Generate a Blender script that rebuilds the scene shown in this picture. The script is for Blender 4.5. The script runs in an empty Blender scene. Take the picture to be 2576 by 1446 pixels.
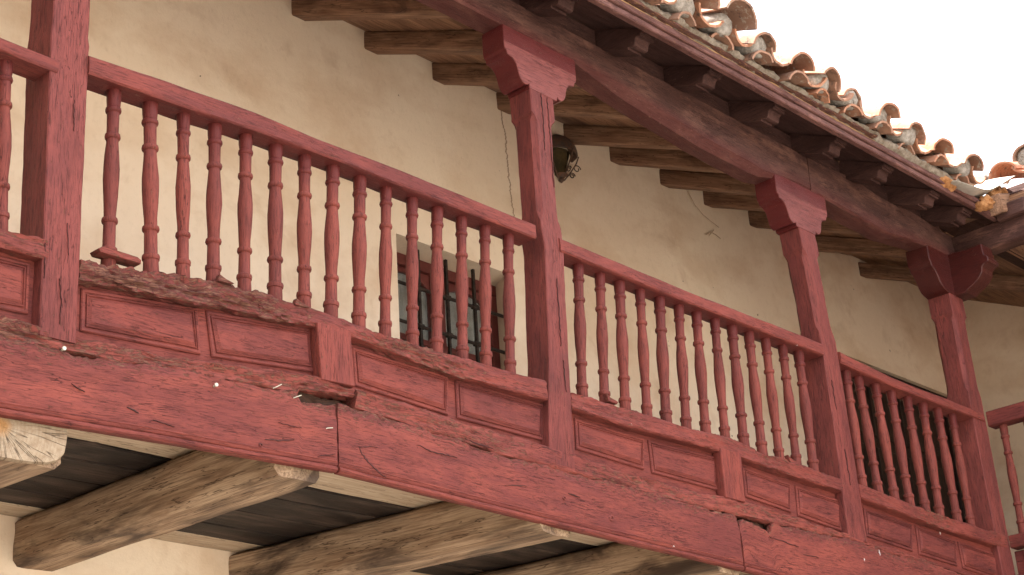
import bpy, math, random
import numpy as np
from mathutils import Vector, Matrix, noise
from math import radians as R, sin, cos, pi

random.seed(7)
S = bpy.context.scene
COL = S.collection

# ------------------------------------------------------------------ camera
YAW, PITCH, ROLL = R(48.370), R(22.519), R(-3.872)
FPX = 4144.6                       # focal length in pixels of a 2575-wide frame
_fw = np.array([sin(YAW)*cos(PITCH), cos(YAW)*cos(PITCH), sin(PITCH)])
_rt = np.array([cos(YAW), -sin(YAW), 0.0])
_up = np.cross(_rt, _fw)
_r = cos(ROLL)*_rt + sin(ROLL)*_up
_u = -sin(ROLL)*_rt + cos(ROLL)*_up
cam = bpy.data.cameras.new("camera")
co = bpy.data.objects.new("camera", cam)
COL.objects.link(co)
m = Matrix.Identity(4)
for i in range(3):
    m[i][0] = _r[i]; m[i][1] = _u[i]; m[i][2] = -_fw[i]
co.matrix_world = m
cam.sensor_width = 36.0
cam.lens = FPX / 2575 * 36.0
cam.clip_start = 0.05
cam.clip_end = 2000
S.camera = co

# ------------------------------------------------------------------ light
SUN_EL, SUN_AZ = R(60), R(-34)       # azimuth from +Y towards +X
w = bpy.data.worlds.new("World"); S.world = w; w.use_nodes = True
nt = w.node_tree
sky = nt.nodes.new("ShaderNodeTexSky"); sky.sky_type = 'NISHITA'; sky.sun_disc = False
sky.sun_elevation = SUN_EL; sky.sun_rotation = SUN_AZ; sky.air_density = 1.0; sky.dust_density = 5.0; sky.ozone_density = 0.7
# thin bright cloud over most of the sky
_tc = nt.nodes.new("ShaderNodeTexCoord"); _cn = nt.nodes.new("ShaderNodeTexNoise"); _cn.inputs['Scale'].default_value = 2.2; _cn.inputs['Detail'].default_value = 5
nt.links.new(_tc.outputs['Generated'], _cn.inputs['Vector'])
_cr = nt.nodes.new("ShaderNodeValToRGB"); _cr.color_ramp.elements[0].position = .30; _cr.color_ramp.elements[0].color = (.78, .78, .78, 1); _cr.color_ramp.elements[1].position = .55; _cr.color_ramp.elements[1].color = (.96, .96, .96, 1)
nt.links.new(_cn.outputs[0], _cr.inputs[0])
_mx = nt.nodes.new("ShaderNodeMix"); _mx.data_type = 'RGBA'
nt.links.new(_cr.outputs[0], _mx.inputs[0]); nt.links.new(sky.outputs[0], _mx.inputs[6]); _mx.inputs[7].default_value = (3.4, 3.5, 3.65, 1)
nt.links.new(_mx.outputs[2], nt.nodes["Background"].inputs[0])
nt.nodes["Background"].inputs[1].default_value = 0.15
sd = bpy.data.lights.new("sun", 'SUN'); sd.energy = 5.0; sd.angle = R(0.5); sd.color = (1.0, 0.95, 0.86)
so = bpy.data.objects.new("sun", sd); COL.objects.link(so)
_d = Vector((sin(SUN_AZ)*cos(SUN_EL), cos(SUN_AZ)*cos(SUN_EL), sin(SUN_EL)))
so.rotation_euler = _d.to_track_quat('Z', 'Y').to_euler()
so.location = (4, 10, 15)
S.view_settings.view_transform = 'Standard'; S.view_settings.look = 'None'
S.view_settings.exposure = 2.85; S.view_settings.gamma = 1.0
S.cycles.max_bounces = 8; S.cycles.diffuse_bounces = 5

# ------------------------------------------------------------------ geometry constants (metres, camera at the origin)
F = 4.277          # plane of the gallery front
WY = F + 1.70      # plane of the house wall behind the gallery
GZ = -1.6          # ground
XC = 9.05          # plane of the wing's gallery front
XW = 12.15         # wing wall

def ray(p):
    return _r*((p[0]-1287.5)/FPX) - _u*((p[1]-723.0)/FPX) + _fw
def onY(p, y=F):
    d = ray(p); return d*(y/d[1])
def onX(p, x):
    d = ray(p); return d*(x/d[0])
def xz(pts, y=F):
    a = np.array([onY(p, y) for p in pts]); return a[:, 0], a[:, 2]

# ------------------------------------------------------------------ materials
class NT:
    def __init__(s, name):
        s.m = bpy.data.materials.new(name); s.m.use_nodes = True
        s.t = s.m.node_tree; s.b = s.t.nodes["Principled BSDF"]
    def n(s, ty, **kw):
        nd = s.t.nodes.new(ty)
        for k, v in kw.items():
            if k.startswith('_'): setattr(nd, k[1:], v)
        return nd
    def l(s, a, b): s.t.links.new(a, b)
    def attr(s, name='gc', out=1):
        nd = s.n("ShaderNodeAttribute", _attribute_name=name); return nd.outputs[out]
    def pos(s):
        return s.n("ShaderNodeNewGeometry").outputs[0]
    def mapv(s, v, sc=(1, 1, 1), loc=(0, 0, 0)):
        nd = s.n("ShaderNodeMapping"); nd.inputs[3].default_value = sc; nd.inputs[1].default_value = loc
        s.l(v, nd.inputs[0]); return nd.outputs[0]
    def noise(s, v, scale=1.0, detail=4, rough=.55, dist=0.0):
        nd = s.n("ShaderNodeTexNoise"); nd.inputs['Scale'].default_value = scale
        nd.inputs['Detail'].default_value = detail; nd.inputs['Roughness'].default_value = rough
        nd.inputs['Distortion'].default_value = dist
        s.l(v, nd.inputs['Vector']); return nd.outputs[0]
    def ramp(s, x, stops):
        nd = s.n("ShaderNodeValToRGB"); e = nd.color_ramp.elements
        while len(e) < len(stops): e.new(.5)
        for i, (p, c) in enumerate(stops):
            e[i].position = p
            e[i].color = (c, c, c, 1) if isinstance(c, (int, float)) else (*c, 1)
        s.l(x, nd.inputs[0]); return nd.outputs[0]
    def mix(s, f, a, b, mode='MIX'):
        nd = s.n("ShaderNodeMix", _data_type='RGBA', _blend_type=mode)
        for sock, v in ((nd.inputs[0], f), (nd.inputs[6], a), (nd.inputs[7], b)):
            if isinstance(v, (int, float)): sock.default_value = v if sock is nd.inputs[0] else (v, v, v, 1)
            elif isinstance(v, tuple): sock.default_value = (*v, 1)
            else: s.l(v, sock)
        return nd.outputs[2]
    def math(s, op, a, b=0.0, c=0.0, clamp=False):
        nd = s.n("ShaderNodeMath", _operation=op); nd.use_clamp = clamp
        for i, v in enumerate((a, b, c)):
            if isinstance(v, (int, float)): nd.inputs[i].default_value = v
            else: s.l(v, nd.inputs[i])
        return nd.outputs[0]
    def bump(s, h, strength=.5, dist=.004, nrm=None):
        nd = s.n("ShaderNodeBump"); nd.inputs['Strength'].default_value = strength
        nd.inputs['Distance'].default_value = dist; s.l(h, nd.inputs['Height'])
        if nrm is not None: s.l(nrm, nd.inputs['Normal'])
        return nd.outputs[0]
    def out(s, col=None, rough=None, nrm=None, metal=0.0, spec=None):
        if col is not None:
            if isinstance(col, tuple): s.b.inputs['Base Color'].default_value = (*col, 1)
            else: s.l(col, s.b.inputs['Base Color'])
        if rough is not None:
            if isinstance(rough, (int, float)): s.b.inputs['Roughness'].default_value = rough
            else: s.l(rough, s.b.inputs['Roughness'])
        if nrm is not None: s.l(nrm, s.b.inputs['Normal'])
        s.b.inputs['Metallic'].default_value = metal
        if spec is not None: s.b.inputs['Specular IOR Level'].default_value = spec
        return s.m

def paint(name, c0, c1, cdark, crack=.5, rough=.55, drop=.965, wear=(.18, .088, .060), spec=.11, fade=None, shc=(.075, .013, .013), band=None):
    t = NT(name); g = t.attr()
    big = t.noise(t.mapv(g, (1.5, 6, 6)), 1.8, 6, .68, .4)
    oi = t.n('ShaderNodeObjectInfo')
    col = t.mix(t.ramp(t.math('ADD', big, t.math('MULTIPLY', oi.outputs['Random'], .12)), [(.42, 0), (.68, 1)]), c0, c1)
    med = t.noise(t.mapv(g, (6.0, 18, 18)), 1.8, 8, .75, .2)
    col = t.mix(t.ramp(med, [(.47, 0), (.73, .50)]), col, cdark)
    if fade:
        fd = t.noise(t.mapv(g, (3, 8, 8), (9, 3, 1)), 1.5, 6, .7)
        col = t.mix(t.ramp(fd, [(.5, 0), (.66, .8)]), col, fade)
    fine = t.noise(t.mapv(g, (7, 95, 95)), 2.0, 3, .7)
    col = t.mix(t.ramp(fine, [(.36, .55), (.48, 0)]), col, tuple(x*.45 for x in cdark))
    # deep glossy red with shade painted in on undersides, capital sides and baluster tops
    shade_gloss = t.attr('shade_gloss', 2)
    if band:  # shade below the upper beam, painted as a band across the capital
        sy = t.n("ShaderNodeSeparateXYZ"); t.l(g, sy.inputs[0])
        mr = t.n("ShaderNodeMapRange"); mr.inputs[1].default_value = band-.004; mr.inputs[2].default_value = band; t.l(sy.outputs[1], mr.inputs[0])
        shade_gloss = t.math('MAXIMUM', shade_gloss, t.math('MULTIPLY', mr.outputs[0], .85))
    shm = t.math('MULTIPLY', t.math('ADD', shade_gloss, t.math('MULTIPLY', t.math('SUBTRACT', med, .5), t.math('MULTIPLY', shade_gloss, .6))), 1.0, clamp=True)
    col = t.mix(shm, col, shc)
    # long thin cracks along the grain
    cn = t.noise(t.mapv(g, (3.4, 48, 48)), 1.7, 2, .5, .15)
    line = t.math('ABSOLUTE', t.math('SUBTRACT', cn, .5))
    msk = t.ramp(t.noise(t.mapv(g, (1.6, 9, 9), (3, 7, 5)), 2.0, 3), [(.60-.20*crack, 0), (.68-.18*crack, 1)])
    crk = t.math('MULTIPLY', t.ramp(line, [(.002, .85), (.011+.006*crack, 0)]), msk)
    col = t.mix(crk, col, (.035, .012, .012))
    # chipped paint chequered over rotten wood
    rot = t.attr('rot', 2)
    rn = t.noise(t.mapv(g, (14, 46, 46)), 2.2, 6, .75, .4)
    rm = t.math('MULTIPLY', rot, 1.0)
    bare = t.ramp(t.math('ADD', rn, t.math('MULTIPLY', rm, .22)), [(.61, 0), (.66, .9)])
    woodc = t.ramp(t.noise(t.mapv(g, (8, 120, 120)), 2.0, 5, .7), [(.38, (.055, .022, .018)), (.62, wear)])
    col = t.mix(bare, col, woodc)
    vn = t.n("ShaderNodeTexVoronoi", _feature='DISTANCE_TO_EDGE'); vn.inputs['Scale'].default_value = 1.0
    t.l(t.mapv(g, (17, 60, 60)), vn.inputs['Vector'])
    cell = t.math('MULTIPLY', t.ramp(vn.outputs[0], [(.0, 1), (.07, 0)]), t.ramp(rm, [(.35, 0), (.9, .8)]))
    col = t.mix(cell, col, (.05, .018, .016))
    # bird droppings and chips: sparse small white marks
    vo = t.n("ShaderNodeTexVoronoi"); vo.inputs['Scale'].default_value = 1.0; vo.inputs['Randomness'].default_value = 1.0
    dn = t.noise(g, 60, 2)
    gg = t.n("ShaderNodeVectorMath", _operation='ADD'); t.l(t.mapv(g, (12, 12, 5)), gg.inputs[0])
    dc = t.n("ShaderNodeCombineXYZ"); dd = t.math('MULTIPLY', t.math('SUBTRACT', dn, .5), .5); t.l(dd, dc.inputs[0]); t.l(dd, dc.inputs[1])
    t.l(dc.outputs[0], gg.inputs[1]); t.l(gg.outputs[0], vo.inputs['Vector'])
    sp = t.n("ShaderNodeSeparateColor"); t.l(vo.outputs['Color'], sp.inputs[0])
    on = t.math('GREATER_THAN', sp.outputs[0], drop)
    sz = t.math('MULTIPLY_ADD', sp.outputs[1], .07, .03)
    spot = t.math('MULTIPLY', t.math('LESS_THAN', vo.outputs['Distance'], sz), on)
    col = t.mix(spot, col, (.46, .43, .43))
    h = t.math('SUBTRACT', t.math('MULTIPLY', fine, .5), t.math('MULTIPLY', crk, 1.2))
    h = t.math('SUBTRACT', h, t.math('MULTIPLY', bare, .8))
    h = t.math('SUBTRACT', h, t.math('MULTIPLY', cell, 1.0))
    h = t.math('ADD', h, t.math('MULTIPLY', med, .5))
    nrm = t.bump(h, .68, .005)
    rg = t.math('MULTIPLY_ADD', med, .25, rough-.1)
    rg = t.mix(bare, rg, .9)
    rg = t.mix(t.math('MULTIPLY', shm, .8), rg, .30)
    return t.out(col, rg, nrm, spec=spec)

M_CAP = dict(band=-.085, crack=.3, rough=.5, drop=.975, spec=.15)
def rawwood(name, c0, c1, cd, stain=(.03, .02, .018), stain_lo=.52, stain_hi=.68, rough=.75, yfade=None):
    t = NT(name); g = t.attr()
    a = t.noise(t.mapv(g, (1.3, 9, 9)), 1.8, 6, .65, .8)
    col = t.mix(t.ramp(a, [(.35, 0), (.65, 1)]), c0, c1)
    f = t.noise(t.mapv(g, (2.2, 60, 60)), 1.8, 5, .7, .4)
    col = t.mix(t.ramp(f, [(.38, .7), (.58, 0)]), col, cd)
    s = t.noise(t.mapv(g, (1.5, 6, 6), (5, 2, 8)), 1.2, 5, .6, .6)
    col = t.mix(t.ramp(s, [(stain_lo, 0), (stain_hi, .9)]), col, stain)
    cn = t.noise(t.mapv(g, (1.1, 14, 14)), 1.4, 4, .55)
    line = t.math('ABSOLUTE', t.math('SUBTRACT', cn, .47))
    crk = t.ramp(line, [(.0, .9), (.007, 0)])
    col = t.mix(crk, col, (.03, .015, .01))
    h = t.math('SUBTRACT', t.math('MULTIPLY', f, .7), t.math('MULTIPLY', crk, 1.0))
    return t.out(col, rough, t.bump(h, .5, .004), spec=.2)

M = {}
M['red'] = paint('faded red paint', (0.1117, 0.0286, 0.0264), (0.1801, 0.0437, 0.0348), (0.0720, 0.0208, 0.0180), crack=0.4, rough=.62, drop=.955)
M['redbeam'] = paint('weathered red beam paint', (0.1214, 0.0309, 0.0286), (0.1986, 0.0498, 0.0387), (0.0773, 0.0224, 0.0193), crack=0.6, rough=.66, drop=.962)
M['baluster'] = paint('baluster red paint', (0.1117, 0.0286, 0.0251), (0.1693, 0.0420, 0.0327), (0.0720, 0.0209, 0.0181), crack=0.45, rough=.6, drop=.985)
M['post'] = paint('post red paint', (0.1019, 0.0273, 0.0261), (0.1601, 0.0409, 0.0359), (0.0654, 0.0190, 0.0164), crack=0.5, rough=.55, drop=.965)
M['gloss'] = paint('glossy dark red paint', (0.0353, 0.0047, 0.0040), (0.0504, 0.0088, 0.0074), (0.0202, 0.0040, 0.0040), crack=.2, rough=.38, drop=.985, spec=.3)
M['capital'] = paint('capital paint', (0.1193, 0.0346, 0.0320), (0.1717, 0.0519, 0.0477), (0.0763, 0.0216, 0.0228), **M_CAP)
M['plate'] = paint('mauve brown faded paint', (0.0492, 0.0226, 0.0190), (0.0789, 0.0386, 0.0324), (0.0228, 0.0131, 0.0112), crack=.6, rough=.6, drop=.985, fade=(.125, .062, .048), wear=(.2, .11, .08))
M['tail'] = paint('dark brown faded paint', (0.0382, 0.0179, 0.0153), (0.0723, 0.0357, 0.0306), (0.0221, 0.0119, 0.0119), crack=.5, rough=.65, drop=.992, wear=(.2, .11, .08))
M['fascia'] = paint('faded pink brown paint', (0.0823, 0.0348, 0.0302), (0.1272, 0.0613, 0.0542), (0.0411, 0.0190, 0.0170), crack=.8, rough=.65, drop=.985, fade=(.19, .095, .08), wear=(.35, .19, .09))
M['rafter'] = rawwood('old brown rafter wood', (.21, .112, .070), (.34, .205, .135), (.105, .052, .033), (.055, .026, .018), .52, .70)
M['joist'] = rawwood('old grey brown joist wood', (.25, .160, .100), (.47, .345, .235), (.14, .083, .052), (.048, .031, .024), .46, .63)
M['board'] = rawwood('roof boarding', (.24, .125, .078), (.38, .225, .14), (.15, .075, .045), (.09, .045, .03), .5, .7)
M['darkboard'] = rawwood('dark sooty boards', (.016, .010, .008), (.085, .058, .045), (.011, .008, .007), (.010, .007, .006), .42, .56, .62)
M['paleboard'] = rawwood('pale grey plank', (.42, .33, .24), (.52, .42, .31), (.30, .21, .14), (.20, .14, .09), .60, .8)

def plaster():
    t = NT('cream plaster'); p = t.pos()
    a = t.noise(p, .9, 5, .6)
    col = t.mix(t.ramp(a, [(.35, 0), (.68, 1)]), (.80, .675, .535), (.73, .59, .45))
    s = t.noise(t.mapv(p, (1, 1, 1.5), (4, 1, 2)), 1.9, 5, .58, .2)
    col = t.mix(t.ramp(s, [(.46, 0), (.72, .60)]), col, (.56, .38, .24))
    b = t.noise(t.mapv(p, (1, 1, .9), (7, 3, 4)), 3.4, 4, .6, .4)
    col = t.mix(t.ramp(b, [(.58, 0), (.76, .45)]), col, (.46, .30, .185))
    lt = t.noise(t.mapv(p, (1, 1, 1), (2, 8, 1)), 2.2, 6, .7)
    col = t.mix(t.ramp(lt, [(.55, 0), (.72, .35)]), col, (.83, .72, .60))
    fl = t.noise(t.mapv(p, (1, 1, .6)), 38, 4, .7)
    col = t.mix(t.ramp(fl, [(.30, .16), (.46, 0)]), col, (.45, .33, .22))
    speck = t.noise(p, 19, 2, .5)
    col = t.mix(t.ramp(speck, [(.785, 0), (.80, .9)]), col, (.10, .06, .04))
    # settlement crack running down behind the middle post
    sx = t.n("ShaderNodeSeparateXYZ"); t.l(p, sx.inputs[0])
    c0 = onY((1262, 280), WY); c1 = onY((1291, 545), WY)
    k = (c1[0]-c0[0])/(c1[2]-c0[2])
    wob = t.noise(t.mapv(p, (0, 0, 1)), 5.0, 6, .75)
    xc = t.math('ADD', t.math('MULTIPLY_ADD', t.math('SUBTRACT', sx.outputs[2], float(c0[2])), float(k), float(c0[0])),
                t.math('MULTIPLY', t.math('SUBTRACT', wob, .5), .16))
    d = t.math('ABSOLUTE', t.math('SUBTRACT', sx.outputs[0], xc))
    inz = t.math('MULTIPLY', t.math('LESS_THAN', sx.outputs[2], float(c0[2])+.05), t.math('GREATER_THAN', sx.outputs[2], float(c1[2])))
    crk = t.math('MULTIPLY', t.ramp(d, [(.001, 1), (.007, 0)]), inz)
    col = t.mix(crk, col, (.27, .15, .09))
    fine = t.noise(p, 85, 5, .65)
    mid = t.noise(p, 11, 5, .6)
    h = t.math('ADD', t.math('MULTIPLY', fine, .35), t.math('MULTIPLY', mid, .9))
    h = t.math('SUBTRACT', h, t.math('MULTIPLY', crk, 1.5))
    return t.out(col, .92, t.bump(h, .45, .008), spec=.12)
M['plaster'] = plaster()

def clay(name, c0, c1, lichen):
    t = NT(name); g = t.attr()
    oi = t.n("ShaderNodeObjectInfo")
    a = t.noise(g, 9, 5, .65)
    col = t.mix(t.ramp(a, [(.35, 0), (.65, 1)]), c0, c1)
    col = t.mix(t.math('MULTIPLY', oi.outputs['Random'], .85), col, (.22, .135, .10))
    l = t.noise(g, 22, 6, .75)
    col = t.mix(t.ramp(l, [(lichen, 0), (lichen+.10, .85)]), col, (.36, .33, .28))
    k = t.noise(t.mapv(g, (1, 1, 1), (3, 3, 3)), 16, 5, .7)
    col = t.mix(t.ramp(k, [(.56, 0), (.66, .85)]), col, (.055, .045, .040))
    h = t.noise(g, 60, 5, .7)
    return t.out(col, .88, t.bump(h, .6, .005), spec=.15)
M['clay'] = clay('old clay tile', (.33, .135, .072), (.40, .21, .135), .57)
M['claydark'] = clay('weathered clay tile', (.24, .105, .066), (.31, .17, .115), .54)

def endgrain():
    t = NT('cut log end'); g = t.attr()
    sx = t.n("ShaderNodeSeparateXYZ"); t.l(g, sx.inputs[0])
    ang = t.math('ARCTAN2', sx.outputs[1], sx.outputs[0])
    ln = t.n("ShaderNodeVectorMath", _operation='LENGTH'); t.l(g, ln.inputs[0])
    cb = t.n("ShaderNodeCombineXYZ"); t.l(t.math('MULTIPLY', ang, 4.5), cb.inputs[0]); t.l(t.math('MULTIPLY', ln.outputs['Value'], 2.5), cb.inputs[1])
    cn = t.noise(cb.outputs[0], 1.4, 2, .5, .1)
    crk = t.ramp(t.math('ABSOLUTE', t.math('SUBTRACT', cn, .5)), [(.004, 1), (.020, 0)])
    crk = t.math('MULTIPLY', crk, t.ramp(t.noise(g, 9, 2), [(.40, .1), (.6, 1)]))
    wv = t.noise(g, 30, 5, .7)
    col = t.mix(t.ramp(wv, [(.35, 0), (.65, 1)]), (.24, .175, .12), (.34, .27, .195))
    rings = t.math('SINE', t.math('MULTIPLY_ADD', ln.outputs['Value'], 520, t.math('MULTIPLY', wv, 8)))
    col = t.mix(t.math('MULTIPLY', t.ramp(rings, [(.3, 0), (1, 1)]), .18), col, (.2, .12, .07))
    col = t.mix(t.ramp(t.math('ADD', ln.outputs['Value'], t.math('MULTIPLY', wv, .02)), [(.022, .7), (.05, 0)]), col, (.45, .22, .07))
    col = t.mix(t.math('MULTIPLY', crk, .7), col, (.05, .03, .02))
    return t.out(col, .9, t.bump(t.math('SUBTRACT', wv, crk), .8, .006), spec=.1)
M['endgrain'] = endgrain()
M['crackwood'] = rawwood('dark crack', (.045, .014, .013), (.075, .022, .02), (.03, .01, .01))
M['crackwood2'] = rawwood('rotten wood', (.030, .014, .010), (.075, .036, .022), (.018, .009, .007), (.02, .01, .008), .45, .6)
M['knotwood'] = rawwood('knot wood', (.12, .03, .026), (.18, .045, .04), (.05, .015, .014))

def simple(name, c0, c1, sc, rough=.85, bumpd=.006, bs=25, metal=0, spec=.2, st=.7):
    t = NT(name); p = t.attr()
    a = t.noise(p, sc, 6, .68)
    col = t.mix(t.ramp(a, [(.38, 0), (.62, 1)]), c0, c1)
    h = t.noise(p, bs, 6, .7)
    return t.out(col, rough, t.bump(h, st, bumpd), metal, spec)
M['mortar'] = simple('grey lime mortar', (.15, .12, .09), (.27, .23, .19), 30, .95, .012, 45, st=1)
M['mortarpale'] = simple('pale mortar plug', (.19, .165, .14), (.34, .31, .28), 35, .95, .01, 60, st=1)
M['foam'] = simple('orange expanding foam', (.26, .11, .04), (.42, .21, .09), 25, .8, .02, 30, st=1)
M['zinc'] = simple('aged metal sheet', (.36, .33, .29), (.50, .47, .42), 6, .5, .002, 30, .3, .4)
M['yellow'] = simple('bare yellow lath', (.25, .14, .055), (.38, .24, .11), 12, .8, .003, 60)
M['iron'] = simple('black wrought iron', (.018, .014, .012), (.05, .035, .028), 30, .6, .003, 60, .4)
M['iron2'] = simple('dusty cobweb', (.42, .29, .19), (.52, .38, .26), 30)
M['rust'] = simple('rusty lamp metal', (.075, .062, .055), (.16, .085, .055), 25, .6, .003, 60, .3)
M['lampglass'] = simple('grimy amber glass', (.035, .028, .014), (.08, .055, .025), 12, .25, .001, 40, 0, .5)
M['frame'] = simple('dark red window paint', (.085, .018, .015), (.12, .028, .022), 10, .45, .002, 60, 0, .4)
M['curtain'] = simple('net curtain', (.40, .38, .33), (.58, .56, .50), 8, .9, .004, 60)
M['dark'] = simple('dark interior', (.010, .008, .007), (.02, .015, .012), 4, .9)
M['doorwood'] = rawwood('dark door wood', (.020, .009, .007), (.034, .015, .011), (.009, .005, .004), (.006, .004, .003), .5, .7, .5)
M['metal'] = simple('screw metal', (.36, .34, .28), (.50, .48, .40), 40, .5, .001, 40, 0, .5)
M['white'] = simple('white splash', (.72, .70, .74), (.80, .78, .80), 40, .8)
M['stone'] = simple('pale stone paving', (.31, .285, .25), (.38, .35, .31), 3, .9, .01, 12)
gt = NT('window glass'); gt.out((.55, .57, .56), .06, spec=.5)
gt.b.inputs['Transmission Weight'].default_value = .85
gt.b.inputs['IOR'].default_value = 1.3
M['glass'] = gt.m

# ------------------------------------------------------------------ mesh helpers
def nz(p, s=1.0, seed=0.0):
    return noise.noise(Vector((p[0]*s+seed, p[1]*s-seed*.7, p[2]*s+seed*1.3)))

class MB:
    def __init__(s):
        s.v = []; s.f = []; s.g = []; s.r = []
    def add(s, vs, fs, gs, rs=None):
        o = len(s.v); s.v += [tuple(map(float, a)) for a in vs]; s.g += [tuple(map(float, a)) for a in gs]
        s.r += list(rs) if rs is not None else [0.0]*len(vs)
        s.f += [tuple(i+o for i in f) for f in fs]
        return s
    def rings(s, rings, gcs, rots=None, closed=True, caps=True):
        n = len(rings[0]); vs = [p for r_ in rings for p in r_]; gs = [p for r_ in gcs for p in r_]
        rs = [p for r_ in rots for p in r_] if rots is not None else None
        fs = []
        for i in range(len(rings)-1):
            for j in range(n if closed else n-1):
                k = (j+1) % n
                fs.append((i*n+j, i*n+k, (i+1)*n+k, (i+1)*n+j))
        if caps and closed:
            fs.append(tuple(reversed(range(n)))); fs.append(tuple((len(rings)-1)*n+j for j in range(n)))
        return s.add(vs, fs, gs, rs)

def link(name, me, mat, parent=None, loc=None, smooth=35):
    o = bpy.data.objects.new(name, me); COL.objects.link(o)
    if mat is not None: me.materials.append(mat)
    if parent is not None: o.parent = parent
    return o

def build(mb, name, mat, parent=None, smooth=40, base=None, shade_gloss=None):
    """mesh in world coordinates; its origin goes to the parent's place, or to `base` / its own lowest middle"""
    v = np.array(mb.v)
    if parent is not None: org = np.array(parent.get('_o', (0, 0, 0)), float)
    elif base is not None: org = np.array(base, float)
    else:
        org = (v.min(0)+v.max(0))/2; org[2] = v[:, 2].min()
    me = bpy.data.meshes.new(name)
    me.from_pydata([tuple(a) for a in (v-org)], [], mb.f)
    a = me.attributes.new('gc', 'FLOAT_VECTOR', 'POINT'); a.data.foreach_set('vector', np.array(mb.g, float).ravel())
    a = me.attributes.new('rot', 'FLOAT', 'POINT'); a.data.foreach_set('value', np.array(mb.r, float))
    if shade_gloss is not None:
        a = me.attributes.new('shade_gloss', 'FLOAT', 'POINT'); a.data.foreach_set('value', np.array([shade_gloss(p, g_) for p, g_ in zip(mb.v, mb.g)], float))
    me.validate()
    import bmesh
    bm = bmesh.new(); bm.from_mesh(me); bmesh.ops.recalc_face_normals(bm, faces=bm.faces); bm.to_mesh(me); bm.free()
    me.shade_smooth(); me.set_sharp_from_angle(angle=R(smooth))
    o = link(name, me, M[mat])
    if parent is not None:
        o.parent = parent; o['_o'] = tuple(org)
    else:
        o.location = org; o['_o'] = tuple(org)
    return o

def tag(o, label, cat, group=None, kind=None):
    o['label'] = label; o['category'] = cat
    if group: o['group'] = group
    if kind: o['kind'] = kind
    return o
def empty(name, loc, label, cat, group=None):
    o = bpy.data.objects.new(name, None); COL.objects.link(o); o.location = tuple(map(float, loc)); o['_o'] = tuple(map(float, loc))
    o.empty_display_size = .1
    return tag(o, label, cat, group)

def rect_prof(hw, hh, bev, n):
    """points of a rounded rectangle (u,v), n segments per side"""
    pts = []
    cs = [(-hw, -hh), (hw, -hh), (hw, hh), (-hw, hh)]
    for i in range(4):
        a = np.array(cs[i]); b = np.array(cs[(i+1) % 4]); d = (b-a)/np.linalg.norm(b-a)
        a2 = a+d*bev; b2 = b-d*bev
        for k in range(n+1):
            pts.append(tuple(a2+(b2-a2)*k/n))
    return pts

def strip(mb, x0, x1, ztop, zbot, y0, y1, amp=.0015, bev=.006, rotf=None, step=.025, n=4, seed=None, freq=9, ends=.0):
    """a timber along X between the polylines ztop(x), zbot(x); y0 front, y1 back; rotf(x, upness) gives decay 0..1"""
    if seed is None: seed = random.uniform(0, 90)
    N = max(2, int((x1-x0)/step)); R_, G_, T_ = [], [], []
    for i in range(N+1):
        x = x0+(x1-x0)*i/N
        zt, zb = ztop(x), zbot(x); hh = (zt-zb)/2; hw = (y1-y0)/2; zc = (zt+zb)/2; yc = (y0+y1)/2
        r1, g1, t1 = [], [], []
        for (u, v) in rect_prof(hw, hh, bev, n):
            p = Vector((x, yc+u, zc+v)); rr = rotf(x, v/hh) if rotf else 0.0
            a = amp+rr*.016
            q = Vector((x*.35, p.y*1.0, p.z*1.0))*freq*2
            d = noise.noise(q+Vector((seed, 3, 1)))*a*1.2
            if rr > 0.02:
                rn = noise.noise(Vector((x*9, p.y*40, p.z*40))+Vector((seed, 0, 0)))
                rn2 = noise.noise(Vector((x*38, p.y*60, p.z*75))+Vector((0, seed, 0)))
                d += -abs(rn)*rr*.042 - abs(rn2)*rr*.024
            L = math.hypot(u/hw, v/hh); du, dv = (u/hw)/max(L, .2), (v/hh)/max(L, .2)
            r1.append((x+(noise.noise(Vector((p.y*40, p.z*40, seed)))*ends if i in (0, N) else 0), p.y+du*d*(1 if u > -hw*.9 or True else 1), p.z+dv*d))
            g1.append((x+seed, u, v)); t1.append(rr)
        R_.append(r1); G_.append(g1); T_.append(t1)
    return mb.rings(R_, G_, T_)

def interp(pts, y=F):
    xs, zs = xz(pts, y); o = np.argsort(xs); xs, zs = xs[o], zs[o]
    return lambda x: float(np.interp(x, xs, zs))

def beam(mb, p0, p1, up, w_, h_, bev=.01, amp=.003, n=3, step=.05, seed=None, taper=1.0, bow=0.0):
    """timber from p0 to p1 (centre line), rectangular w_ x h_"""
    if seed is None: seed = random.uniform(0, 90)
    p0, p1 = Vector(p0), Vector(p1); d = (p1-p0); L = d.length; d.normalize()
    s_ = d.cross(Vector(up)).normalized(); u_ = s_.cross(d).normalized()
    N = max(2, int(L/step)); R_, G_ = [], []
    for i in range(N+1):
        t = i/N; c = p0+(p1-p0)*t + u_*bow*sin(pi*t); k = 1+(taper-1)*t
        r1, g1 = [], []
        for (u, v) in rect_prof(w_/2*k, h_/2*k, bev, n):
            p = c+s_*u+u_*v
            dd = noise.noise(Vector((t*L*2+seed, u*9+seed, v*9)))*amp
            rr = Vector((u, v)); 
            if rr.length: rr.normalize()
            p = p+s_*rr.x*dd+u_*rr.y*dd
            r1.append(p); g1.append((t*L+seed, u, v))
        R_.append(r1); G_.append(g1)
    return mb.rings(R_, G_)

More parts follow.
